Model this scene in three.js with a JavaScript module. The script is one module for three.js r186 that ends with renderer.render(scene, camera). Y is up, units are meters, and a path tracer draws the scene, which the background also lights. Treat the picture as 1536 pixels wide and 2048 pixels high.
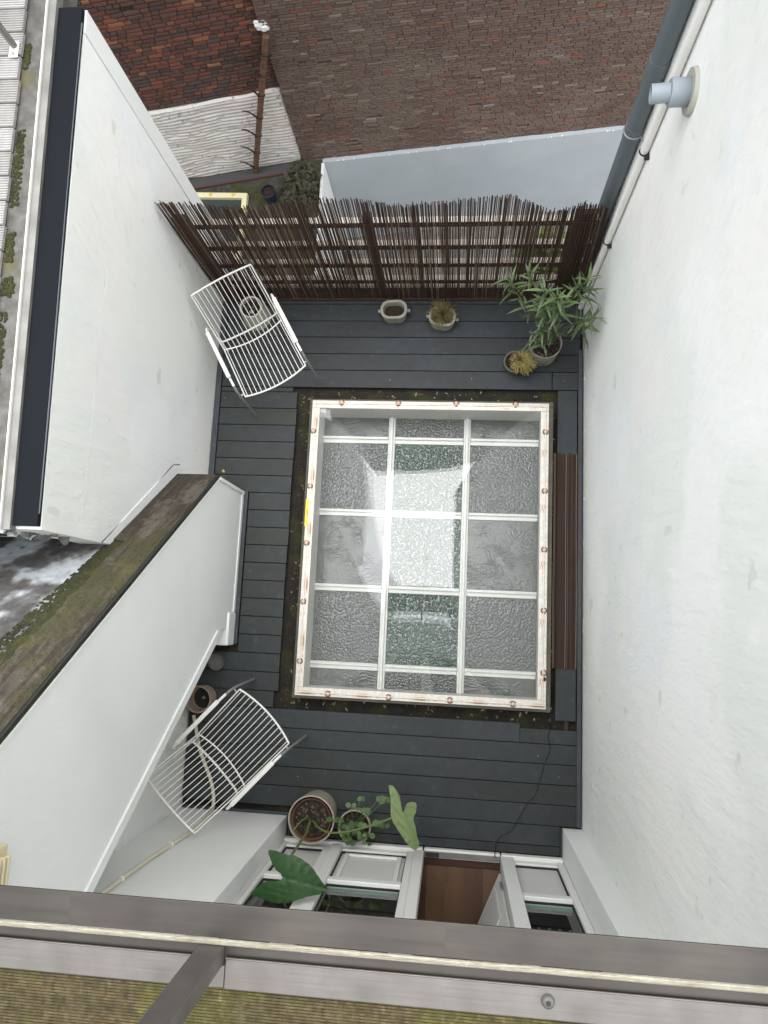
import * as THREE from 'three';
import { RoundedBoxGeometry } from 'three/addons/geometries/RoundedBoxGeometry.js';
import { mergeGeometries } from 'three/addons/utils/BufferGeometryUtils.js';

// ---------------------------------------------------------------- camera, sky, sun, exposure
const scene = new THREE.Scene();
const camera = new THREE.PerspectiveCamera(72.3656, 768 / 1024, 0.05, 400);
camera.position.set(0, 5.8, 0);
camera.quaternion.set(-0.6508769, 0.0486557, -0.0217387, 0.7573106);

const renderer = new THREE.WebGLRenderer({ antialias: true });
renderer.toneMapping = THREE.LinearToneMapping;
renderer.toneMappingExposure = 3.15;
renderer.shadowMap.enabled = true;
renderer.shadowMap.type = THREE.PCFSoftShadowMap;

function rngOf(seed) { let s = seed | 0; return () => { s = (s + 0x6d2b79f5) | 0; let t = Math.imul(s ^ (s >>> 15), 1 | s); t = (t + Math.imul(t ^ (t >>> 7), 61 | t)) ^ t; return ((t ^ (t >>> 14)) >>> 0) / 4294967296; }; }
// periodic value noise, period p in both directions
function noiseOf(seed, p) {
  const r = rngOf(seed), g = new Float32Array(p * p); for (let i = 0; i < p * p; i++) g[i] = r();
  return (x, y) => {
    const xi = Math.floor(x), yi = Math.floor(y); let fx = x - xi, fy = y - yi;
    fx = fx * fx * (3 - 2 * fx); fy = fy * fy * (3 - 2 * fy);
    const m = (a) => ((a % p) + p) % p, x0 = m(xi), x1 = m(xi + 1), y0 = m(yi), y1 = m(yi + 1);
    const a = g[y0 * p + x0], b = g[y0 * p + x1], c = g[y1 * p + x0], d = g[y1 * p + x1];
    return a + (b - a) * fx + (c - a) * fy + (a - b - c + d) * fx * fy;
  };
}
// tiling fbm over u,v in 0..1
function fbmOf(seed, base, oct) {
  const ns = []; for (let i = 0; i < oct; i++) ns.push(noiseOf(seed + i * 17, base << i));
  return (u, v) => { let s = 0, a = 0.5, t = 0; for (let i = 0; i < oct; i++) { const k = base << i; s += a * ns[i](u * k, v * k); t += a; a *= 0.5; } return s / t; };
}
const clamp = (x, a = 0, b = 1) => Math.min(b, Math.max(a, x));
const lerp = (a, b, t) => a + (b - a) * t;
const step = (a, b, x) => { const t = clamp((x - a) / (b - a)); return t * t * (3 - 2 * t); };

{ // overcast sky: brighter towards the zenith, soft cloud mottling
  const W = 128, Hh = 64, d = new Float32Array(W * Hh * 4), f = fbmOf(7, 4, 4);
  for (let j = 0; j < Hh; j++) for (let i = 0; i < W; i++) {
    const el = ((j + 0.5) / Hh - 0.5) * Math.PI, s = Math.sin(el), k = (j * W + i) * 4;
    let L = s > 0 ? 1.05 * (1 + 2 * s) / 3 : 0.22;
    if (s > 0) L *= 0.9 + 0.2 * f(i / W, j / Hh);
    d[k] = L * 0.965; d[k + 1] = L; d[k + 2] = L * 1.04; d[k + 3] = 1;
  }
  const t = new THREE.DataTexture(d, W, Hh, THREE.RGBAFormat, THREE.FloatType);
  t.mapping = THREE.EquirectangularReflectionMapping; t.minFilter = t.magFilter = THREE.LinearFilter; t.needsUpdate = true;
  scene.background = t; scene.environment = t;
}
const sun = new THREE.DirectionalLight(new THREE.Color(1.0, 0.97, 0.92), 0.9);
sun.position.set(1.5, 14, -5); sun.target.position.set(0, 0, 0);
sun.castShadow = true; sun.shadow.radius = 130; sun.shadow.mapSize.set(2048, 2048);
Object.assign(sun.shadow.camera, { left: -9, right: 9, top: 9, bottom: -9, near: 1, far: 40 });
scene.add(sun, sun.target);

// ---------------------------------------------------------------- helpers
const taken = new Map();
function numbered(n) { const c = taken.get(n) || 0; taken.set(n, c + 1); return c ? n + '_' + String(c).padStart(3, '0') : n; }
function put(o, parent) { o.castShadow = true; o.receiveShadow = true; (parent || scene).add(o); return o; }
function part(name, geo, mat, parent) { const m = new THREE.Mesh(geo, mat); m.name = name; return put(m, parent); }
function thing(name, label, category, pos = [0, 0, 0], turn = 0, group) {
  const g = new THREE.Group(); g.name = numbered(name); g.position.set(...pos); g.rotation.y = turn; g.userData = { label, category };
  if (group) g.userData.group = group; scene.add(g); return g;
}
function struct(name, geo, mat) { let o; if (geo) o = new THREE.Mesh(geo, mat); else o = new THREE.Group(); o.name = numbered(name); o.userData.kind = 'structure'; return put(o); }
// uv in metres from position and normal
function uvm(g, s = 1, turn = false) {
  const p = g.attributes.position, n = g.attributes.normal, uv = new Float32Array(p.count * 2);
  for (let i = 0; i < p.count; i++) {
    const ax = Math.abs(n.getX(i)), ay = Math.abs(n.getY(i)), az = Math.abs(n.getZ(i)); let u, v;
    if (ay >= ax && ay >= az) { u = p.getX(i); v = p.getZ(i); } else if (ax >= az) { u = p.getZ(i); v = p.getY(i); } else { u = p.getX(i); v = p.getY(i); }
    uv[i * 2] = (turn ? v : u) * s; uv[i * 2 + 1] = (turn ? u : v) * s;
  }
  g.setAttribute('uv', new THREE.BufferAttribute(uv, 2)); return g;
}
const box = (x0, x1, y0, y1, z0, z1, turn) => { const g = new THREE.BoxGeometry(x1 - x0, y1 - y0, z1 - z0); g.translate((x0 + x1) / 2, (y0 + y1) / 2, (z0 + z1) / 2); return uvm(g, 1, turn); };
const rbox = (x0, x1, y0, y1, z0, z1, r = 0.003, turn) => { const g = new RoundedBoxGeometry(x1 - x0, y1 - y0, z1 - z0, 1, Math.min(r, (x1 - x0) / 2.1, (y1 - y0) / 2.1, (z1 - z0) / 2.1)); g.translate((x0 + x1) / 2, (y0 + y1) / 2, (z0 + z1) / 2); return uvm(g, 1, turn); };
const V = (a) => new THREE.Vector3(a[0], a[1], a[2]);
function rod(a, b, r1, r2 = r1, seg = 8) {
  const A = V(a), B = V(b), L = A.distanceTo(B), g = new THREE.CylinderGeometry(r2, r1, L, seg, 1);
  g.translate(0, L / 2, 0); g.applyQuaternion(new THREE.Quaternion().setFromUnitVectors(new THREE.Vector3(0, 1, 0), B.sub(A).normalize())); g.translate(...a); return g;
}
function tube(pts, r, n = 40, seg = 8, tension = 0.5, closed = false) { return new THREE.TubeGeometry(new THREE.CatmullRomCurve3(pts.map(V), closed, 'catmullrom', tension), n, r, seg, closed); }
const merge = (l) => mergeGeometries(l.map((g) => { const q = g.index ? g.toNonIndexed() : g; for (const k of Object.keys(q.attributes)) if (!['position', 'normal', 'uv', 'color'].includes(k)) q.deleteAttribute(k); return q; }));
// prism: polygon in (z, y) extruded along x from x0 to x1
function prismX(poly, x0, x1) {
  const s = new THREE.Shape(poly.map(([z, y]) => new THREE.Vector2(-z, y)));
  const g = new THREE.ExtrudeGeometry(s, { depth: x1 - x0, bevelEnabled: false }); g.rotateY(Math.PI / 2); g.translate(x0, 0, 0);
  g.computeVertexNormals(); return uvm(g);
}
function colored(g, c) { const n = g.attributes.position.count, a = new Float32Array(n * 3); for (let i = 0; i < n; i++) { a[i * 3] = c[0]; a[i * 3 + 1] = c[1]; a[i * 3 + 2] = c[2]; } g.setAttribute('color', new THREE.BufferAttribute(a, 3)); return g; }
// lanceolate leaf, along +z, folded on the midrib
function blade(L, W, bend, fold) { const n = 5, p = [], ix = []; for (let i = 0; i <= n; i++) { const t = i / n, w = W * Math.sin(Math.PI * Math.pow(t, 0.8)) * 0.5 + 0.0006, y = -bend * t * t * L; p.push(-w, y + w * fold, t * L, 0, y, t * L, w, y + w * fold, t * L); } for (let i = 0; i < n; i++) for (let k = 0; k < 2; k++) { const a = i * 3 + k; ix.push(a, a + 3, a + 1, a + 1, a + 3, a + 4); } const g = new THREE.BufferGeometry(); g.setAttribute('position', new THREE.Float32BufferAttribute(p, 3)); g.setIndex(ix); g.computeVertexNormals(); return g; }
const lin = (r, g, b) => new THREE.Color().setRGB(r / 255, g / 255, b / 255, THREE.SRGBColorSpace);

// textures: fn(u, v) -> [r, g, b] 0..255 (sRGB) for colour, or one number 0..1 for relief
function tex(size, fn, rep = 1, srgb = true) {
  const d = new Uint8Array(size * size * 4);
  for (let j = 0; j < size; j++) for (let i = 0; i < size; i++) {
    const c = fn((i + 0.5) / size, (j + 0.5) / size), k = (j * size + i) * 4;
    if (typeof c === 'number') { d[k] = d[k + 1] = d[k + 2] = clamp(c) * 255; } else { d[k] = clamp(c[0], 0, 255); d[k + 1] = clamp(c[1], 0, 255); d[k + 2] = clamp(c[2], 0, 255); }
    d[k + 3] = 255;
  }
  const t = new THREE.DataTexture(d, size, size, THREE.RGBAFormat); t.wrapS = t.wrapT = THREE.RepeatWrapping; t.magFilter = THREE.LinearFilter; t.minFilter = THREE.LinearMipmapLinearFilter; t.generateMipmaps = true;
  if (srgb) t.colorSpace = THREE.SRGBColorSpace; t.repeat.set(rep, rep); t.needsUpdate = true; return t;
}
const mixc = (a, b, t) => [lerp(a[0], b[0], t), lerp(a[1], b[1], t), lerp(a[2], b[2], t)];
const std = (o) => new THREE.MeshStandardMaterial(o), phy = (o) => new THREE.MeshPhysicalMaterial(o);

const F1 = fbmOf(11, 4, 6), F2 = fbmOf(23, 8, 5), F3 = fbmOf(37, 32, 3), F4 = fbmOf(51, 3, 4), F5 = fbmOf(71, 64, 2);
const M = {};
{ // white render: trowel sweeps, filled cracks, small scars
  const strokes = noiseOf(61, 48), strokes2 = noiseOf(62, 160);
  const relief = tex(1024, (u, v) => {
    const w = F1(u, v), sw = strokes(u * 48 + 5 * w, v * 8 + 3 * w), fine = strokes2((u + 0.02 * w) * 160, v * 40);
    let h = 0.45 * w + 0.3 * sw + 0.14 * fine + 0.05 * F5(u, v); const rg = 1 - Math.abs(F4(u, v) * 2 - 1) * 22; if (rg > 0) h += rg * 0.07 * fine; return h;
  }, 0.5, false);
  const tone = (a, b, seed) => { const f = fbmOf(seed, 3, 5), q = fbmOf(seed + 5, 16, 3); return tex(512, (u, v) => mixc(a, b, clamp(step(0.35, 0.75, f(u, v)) * 0.8 + 0.25 * (q(u, v) - 0.5))), 0.37); };
  const pf = fbmOf(171, 3, 5), pg = fbmOf(181, 5, 5), ph = fbmOf(191, 20, 4);
  const patches = tex(1024, (u, v) => { let c = mixc([238, 239, 236], [230, 232, 227], step(0.45, 0.6, pf(u, v) + 0.15 * (ph(u, v) - 0.5))); c = mixc(c, [226, 229, 234], step(0.54, 0.68, pg(u, v) + 0.1 * (ph(v, u) - 0.5)) * 0.35); c = mixc(c, [238, 235, 230], step(0.58, 0.7, pg(v, u)) * 0.5); return mixc(c, [205, 205, 198], step(0.79, 0.83, ph(u, v)) * 0.5); }, 0.31);
  M.render = std({ map: patches, bumpMap: relief, bumpScale: 0.011, roughness: 0.82 });
  M.renderSmooth = std({ map: tone([234, 235, 233], [225, 227, 224], 141), bumpMap: relief, bumpScale: 0.0035, roughness: 0.7 });
  M.renderGrey = std({ map: tone([178, 184, 188], [166, 172, 177], 161), bumpMap: relief, bumpScale: 0.004, roughness: 0.85 });
  M.renderStained = std({ map: (() => { const f = fbmOf(205, 4, 6), q = fbmOf(215, 12, 4); return tex(512, (u, v) => {
    const e = F3(u, v), s = step(0.5, 0.63, f(u, v) + 0.2 * (q((u * 0.25) % 1, v) - 0.5) + 0.12 * (e - 0.5)), k = step(0.6, 0.7, q(v, u) + 0.1 * (e - 0.5));
    return mixc(mixc([182, 187, 190], [84, 81, 80], s), [44, 41, 39], k * 0.6).map((c) => c + (F5(u, v) - 0.5) * 34); }, 0.55); })(), bumpMap: relief, bumpScale: 0.006, roughness: 0.8 });
}
{ // composite deck boards: three close shades with light soiling
  const grain = tex(512, (u, v) => 0.5 * F5((u * 0.125) % 1, v) + 0.5 * F3((u * 0.25) % 1, v), 2, false);
  const mk = (a, b, seed) => { const f = fbmOf(seed, 4, 5), q = fbmOf(seed + 3, 48, 2); return std({ map: tex(512, (u, v) => { const c = mixc(a, b, step(0.42, 0.62, f(u, v))), d = (q(u, v) - 0.5) * 12 + (q(u, v) > 0.87 ? 16 : 0); return [c[0] + d, c[1] + d, c[2] + d]; }, 0.5), bumpMap: grain, bumpScale: 0.0008, roughness: 0.62 }); };
  M.deck = [mk([42, 47, 50], [36, 40, 42], 301), mk([39, 45, 48], [38, 41, 40], 321), mk([44, 49, 52], [37, 42, 44], 341)];
  M.deckSoiled = [mk([41, 46, 48], [40, 44, 42], 361), mk([40, 45, 47], [43, 45, 41], 381)];
  M.deckTrim = mk([58, 62, 67], [50, 55, 58], 391);
}
{ // bitumen with moss and debris
  const f = fbmOf(401, 6, 6), q = fbmOf(411, 24, 4), r = fbmOf(421, 64, 2);
  const col = (bare, mossA, mossB, amt) => tex(1024, (u, v) => { const m = step(amt - 0.1, amt + 0.12, f(u, v)), c = mixc(mossA, mossB, q(u, v)); let o = mixc(mixc(bare, [bare[0] * 0.6, bare[1] * 0.6, bare[2] * 0.6], q(v, u)), c, m); const sp = r(u, v); if (sp > 0.76) o = mixc(o, [128, 118, 92], (sp - 0.76) * 3); return o; }, 0.9);
  const rel = tex(512, (u, v) => 0.6 * q(u, v) + 0.4 * r(u, v), 0.9, false);
  M.bitumen = std({ map: col([46, 41, 34], [38, 39, 22], [58, 58, 30], 0.55), bumpMap: rel, bumpScale: 0.02, roughness: 0.95 });
  M.mossGround = std({ map: col([86, 82, 76], [46, 48, 28], [78, 80, 40], 0.54), bumpMap: rel, bumpScale: 0.02, roughness: 0.95 });
  M.moss = std({ map: col([50, 52, 26], [42, 45, 20], [68, 68, 32], 0.35), bumpMap: rel, bumpScale: 0.02, roughness: 1 });
  M.concrete = std({ map: col([118, 115, 110], [84, 84, 62], [104, 98, 66], 0.66), bumpMap: rel, bumpScale: 0.006, roughness: 0.9 });
  M.coping = std({ map: (() => { const a = fbmOf(431, 4, 7), b = fbmOf(441, 24, 4), st = noiseOf(443, 128), sf = noiseOf(444, 512); return tex(1024, (u, v) => {
    const w = 0.05 * a(u, v), s = 0.6 * st((u + w) * 128, v * 16) + 0.4 * sf(u * 512, v * 64), g = a(u, v) + 0.22 * (b(u, v) - 0.5);
    let c = mixc([84, 77, 66], [58, 51, 41], step(0.3, 0.7, s)); c = mixc(c, [118, 112, 104], step(0.58, 0.72, b(v, u)) * 0.55);
    c = mixc(c, mixc([58, 58, 34], [82, 78, 44], b(v, u)), step(0.57, 0.68, g) * 0.75); const k = sf(u * 512, v * 512); return mixc(c, [34, 31, 26], step(0.72, 0.9, k) * 0.7); }, 0.42); })(), bumpMap: rel, bumpScale: 0.012, roughness: 0.9 });
  M.paving = std({ map: col([150, 146, 140], [90, 92, 60], [110, 108, 70], 0.7), bumpMap: rel, bumpScale: 0.008, roughness: 0.9 });
}
M.membrane = phy({ color: lin(28, 31, 35), specularIntensity: 0.15, roughness: 0.85, bumpMap: tex(256, (u, v) => F2(u, v), 2, false), bumpScale: 0.002 });
M.sealant = std({ color: lin(92, 96, 100), roughness: 0.7 });
M.trimMetal = std({ map: tex(256, (u, v) => { const k = F2(u, v), c = 126 + 40 * (k - 0.5); return [c, c - 2, c - 6]; }, 1.3), roughness: 0.5, metalness: 0.25 });
M.whiteMetal = std({ color: lin(226, 224, 216), roughness: 0.45 });
M.upvc = std({ color: lin(230, 230, 227), roughness: 0.38 });
M.upvcPanel = std({ color: lin(214, 213, 210), roughness: 0.42 });
M.gasket = std({ color: lin(38, 40, 42), roughness: 0.8 });
M.pipeGrey = std({ color: lin(92, 100, 104), roughness: 0.5, bumpMap: tex(256, (u, v) => F1(u, v), 1, false), bumpScale: 0.001 });
M.ventGrey = std({ color: lin(150, 159, 166), roughness: 0.5 });
M.ventFlange = std({ color: lin(168, 166, 156), roughness: 0.8 });
M.conduit = std({ color: lin(232, 230, 224), roughness: 0.5 });
M.black = std({ color: lin(24, 24, 25), roughness: 0.6 });
M.rust = std({ map: tex(512, (u, v) => mixc([88, 72, 54], [108, 80, 56], F1(u, v)).map((c, i) => c + (F3(u, v) - 0.5) * 40 - (i === 1 ? 4 : 0)), 1), roughness: 0.85, bumpMap: tex(256, (u, v) => F3(u, v), 2, false), bumpScale: 0.002 });
M.rustDark = std({ color: lin(64, 40, 30), roughness: 0.8 });
M.reed = [[66, 47, 37], [78, 57, 45], [56, 40, 32], [94, 72, 58], [72, 51, 40], [128, 106, 90]].map((c) => std({ color: lin(...c), roughness: 0.8 }));
M.fenceWood = std({ map: tex(256, (u, v) => mixc([62, 44, 36], [44, 32, 27], F2((u * 0.12) % 1, v)), 1), roughness: 0.85 });
M.litTopWood = std({ map: tex(256, (u, v) => mixc([196, 188, 178], [168, 158, 146], F2((u * 0.12) % 1, v)), 1), roughness: 0.8 });  // wood colour with sky light painted in, for rail tops
M.wire = std({ color: lin(226, 224, 220), roughness: 0.42 });
M.wireGrey = std({ color: lin(150, 150, 150), roughness: 0.4, metalness: 0.4 });

// ---------------------------------------------------------------- ground and lower storey
struct('ground', uvm(new THREE.PlaneGeometry(240, 240).rotateX(-Math.PI / 2).translate(0, -4.85, 0)), M.paving);
const XL = -2.157, XR = 1.04, FZ = 1.79;
{ // storey under the deck: the skylight looks down into it
  const g = thing('lower_storey', 'ground storey room seen dimly through the skylight glass under the deck', 'building');
  const grey = std({ color: lin(150, 150, 146), roughness: 0.9 }), floor = std({ map: tex(256, (u, v) => mixc([120, 118, 114], [96, 95, 92], F2(u, v)), 0.7), roughness: 0.6 });
  part('room_floor', box(-2.3, 1.2, -3.3, -3.2, -2.9, 1.95), floor, g);
  part('room_wall', box(-2.4, -2.3, -4.85, -0.16, -2.9, 1.95), grey, g); part('room_wall', box(1.2, 1.3, -4.85, -0.16, -2.9, 1.95), grey, g);
  part('room_wall', box(-2.4, 1.3, -4.85, -0.16, -3.0, -2.9), M.renderSmooth, g); part('room_wall', box(-2.4, 1.3, -4.85, -0.16, 1.95, 2.05), grey, g);
}
{ // flat roof under the deck with the skylight opening
  const sh = new THREE.Shape([[-2.4, -3.0], [1.3, -3.0], [1.3, 1.95], [-2.4, 1.95]].map((p) => new THREE.Vector2(p[0], -p[1])));
  sh.holes.push(new THREE.Path([[-1.2, -1.75], [0.7, -1.75], [0.7, 0.61], [-1.2, 0.61]].map((p) => new THREE.Vector2(p[0], -p[1]))));
  const geo = new THREE.ExtrudeGeometry(sh, { depth: 0.1, bevelEnabled: false }); geo.rotateX(-Math.PI / 2); geo.translate(0, -0.155, 0); geo.computeVertexNormals();
  struct('flat_roof', uvm(geo), M.bitumen);
}
// ---------------------------------------------------------------- deck
{
  const deck = struct('deck'), r = rngOf(5);
  const gap = 0.0045, T = 0.022;
  const row = (z0, z1, x0, x1, soiled) => { const mats = soiled ? M.deckSoiled : M.deck; const b = part('deck_board', rbox(x0, x1, -T, (r() - 0.5) * 0.002, z0 + gap / 2, z1 - gap / 2, 0.003), mats[Math.floor(r() * mats.length)], deck);
    const uv = b.geometry.attributes.uv, du = r() * 3, dv = r() * 3; for (let i = 0; i < uv.count; i++) uv.setXY(i, uv.getX(i) + du, uv.getY(i) + dv); };
  const top = [-2.88, -2.729, -2.57, -2.42, -2.267, -2.116, -1.957];
  for (let i = 0; i < 6; i++) { if (i === 5) { row(top[i], top[i + 1], XL + 0.06, 0.776); row(top[i], top[i + 1], 0.781, XR - 0.03); } else row(top[i], top[i + 1], XL + 0.06, XR - 0.03); }
  const left = [-1.955, -1.912]; for (let z = -1.7615; z < 0.7; z += 0.1504) left.push(z); left.push(0.776);
  left.forEach((z0, i) => { const z1 = left[i + 1]; if (z1 === undefined) return; const mid = (z0 + z1) / 2;
    const x0 = mid < -1.03 ? XL + 0.06 : mid < 0.29 ? -1.775 : XL + 0.012, x1 = mid < -1.85 ? -1.45 : mid > 0.6 ? -1.44 + (mid - 0.7) * -0.2 : -1.41 + (r() - 0.5) * 0.008;
    row(z0, z1, x0, x1, true); });
  const bot = [0.779, 0.929, 1.079, 1.231, 1.38, 1.535, 1.684, 1.752];
  for (let i = 0; i < 7; i++) { const x0 = bot[i] > 1.53 ? -1.235 : XL + 0.012, x1 = bot[i] > 1.5 ? 0.872 : XR - 0.03; if (i === 0) { row(bot[0], bot[1], x0, 0.555); row(bot[0] + 0.036, bot[1], 0.556, x1); } else row(bot[i], bot[i + 1], x0, x1, i < 2 && false); }
  const tr = (x0, x1, y1, z0, z1) => part('edge_trim', rbox(x0, x1, -0.03, y1, z0, z1, 0.003, true), M.deckTrim, deck);
  tr(XL + 0.008, XL + 0.055, 0.012, -2.75, -1.03); tr(-1.827, -1.783, 0.01, -1.02, 0.28); tr(0.992, 1.026, 0.016, -2.31, 1.53);
  tr(0.875, 0.887, 0.006, 1.545, 1.75); tr(-1.252, -1.24, 0.006, 1.6, 1.75); tr(XL + 0.02, -1.25, 0.006, 1.578, 1.6);
  part('deck_board', rbox(0.823, 0.984, -0.01, 0.014, -1.95, 0.744, 0.003, true), M.deck[1], deck);
  part('joist', box(0.9, 0.93, -0.05, -0.012, 0.6, 0.82), M.fenceWood, deck);
  const screws = []; for (const [x, z] of [[0.88, -2.04], [-0.6, -2.03], [0.1, -2.05], [0.86, 1.17], [0.7, 1.02], [-1.2, 1.3], [-2.06, -1.85]]) screws.push(new THREE.CylinderGeometry(0.004, 0.004, 0.002, 8).translate(x, 0.002, z));
  for (const s of screws) part('screw', s, M.wireGrey, deck);
}
// ---------------------------------------------------------------- left boundary wall and the terrace behind it
{
  const w = thing('boundary_wall', 'tall white rendered wall with dark flat coping left of the deck', 'wall');
  part('wall_face', prismX([[-3.16, -4.85], [-3.16, 2.5], [-0.37, 2.35], [-0.37, 1.55], [1.62, 4.4], [1.62, -4.85]], XL - 0.2, XL), M.render, w);
  part('corner_band', prismX([[-3.3, -4.85], [-3.3, 2.51], [-3.163, 2.503], [-3.163, -4.85]], XL - 0.2, XL + 0.006), M.renderSmooth, w);
  part('coping', prismX([[-3.29, 2.515], [-3.29, 2.545], [-0.385, 2.385], [-0.385, 2.355]], XL - 0.14, XL - 0.004), M.membrane, w);
  part('sealant_bead', tube([[XL - 0.004, 2.53, -3.2], [XL - 0.006, 2.476, -2.2], [XL - 0.003, 2.42, -1.2], [XL - 0.005, 2.38, -0.45]], 0.006, 60, 5), M.sealant, w);
  part('seam', tube([[XL + 0.001, 2.02, -2.8], [XL, 2.0, -2.45], [XL + 0.001, 2.0, -2.1], [XL, 1.97, -1.7], [XL + 0.001, 1.98, -1.3], [XL, 1.95, -0.5]], 0.0008, 60, 5), M.render, w);
  const ed = thing('roof_edge_trim', 'narrow pale metal roof edging with bright lip beside dark coping', 'roof trim');
  part('edge_strip', prismX([[-3.6, 2.53], [-3.6, 2.585], [-0.36, 2.40], [-0.36, 2.345]], XL - 0.188, XL - 0.143), M.trimMetal, ed);
  part('edge_lip', prismX([[-3.6, 2.53], [-3.6, 2.6], [-0.36, 2.415], [-0.36, 2.345]], XL - 0.195, XL - 0.1885), M.whiteMetal, ed);
}
{
  const t = struct('roof_terrace');
  const boardM = [[150, 147, 144], [158, 155, 153], [143, 140, 136]].map((c) => std({ map: tex(256, (u, v) => { const k = (F3(u, v) - 0.5) * 26 + (F1(u, v) - 0.5) * 30; return c.map((q) => q + k); }, 1.2), roughness: 0.75 }));
  // grooved board profile in (z, y), extruded along x
  const prof = [[0, 0]]; const W = 0.14, n = 9; prof.push([0, 0.02]); for (let i = 0; i < n; i++) { const a = (i + 0.25) * W / n, b = (i + 0.7) * W / n; prof.push([a, 0.024], [b, 0.024], [b + 0.002, 0.019]); if (i < n - 1) prof.push([(i + 1.15) * W / n, 0.019]); } prof.push([W, 0.02], [W, 0]);
  const bg = prismX(prof, -2.2, 0); const r = rngOf(9);
  for (let i = 0; i < 27; i++) { const z = -4.1 + i * 0.1455; const b = part('terrace_board', bg, boardM[i % 3], t); b.position.set(-2.552 - 0.012 * r(), 2.44 - (z + 3.3) * 0.05, z); }
  part('gutter', prismX([[-4.1, 2.36], [-4.1, 2.47], [-0.4, 2.29], [-0.4, 2.0]], -2.57, XL - 0.196), M.concrete, t);
  part('terrace_body', prismX([[-3.28, -4.85], [-3.28, 2.40], [-0.41, 2.24], [-0.41, -4.85]], -4.8, XL - 0.203), M.renderStained, t);
  const ms = []; const q = rngOf(77);
  for (const [z, s, l] of [[-2.55, 0.03, 0.1], [-2.35, 0.035, 0.16], [-1.95, 0.03, 0.08], [-1.72, 0.05, 0.05], [-1.45, 0.03, 0.12], [-1.25, 0.025, 0.1], [-0.9, 0.03, 0.14], [-3.1, 0.02, 0.07]])
    for (let k = 0; k < 70; k++) { const g = new THREE.IcosahedronGeometry(0.005 + 0.009 * q(), 0); g.scale(1, 0.7, 1.3); g.rotateY(q() * 3); const zz = z + (q() - 0.5) * l * 2; g.translate(-2.55 + q() * s * 1.3, 2.435 - (zz + 3.3) * 0.05, zz); ms.push(uvm(g)); }
  const mo = part('moss_clumps', merge(ms), M.moss, t); mo.userData.kind = 'stuff';
  const rp = thing('railing_post', 'grey metal railing post with bolted foot plate on the pale ribbed terrace', 'post');
  part('foot_plate', rbox(-2.62, -2.565, 2.462, 2.47, -3.16, -3.06, 0.003), M.whiteMetal, rp);
  part('post_tube', rod([-2.592, 2.47, -3.13], [-2.592, 3.6, -3.13], 0.019, 0.019, 14), M.trimMetal, rp);
  part('bolt', new THREE.CylinderGeometry(0.008, 0.008, 0.008, 6).translate(-2.592, 2.474, -3.08), M.wireGrey, rp);
}
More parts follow.
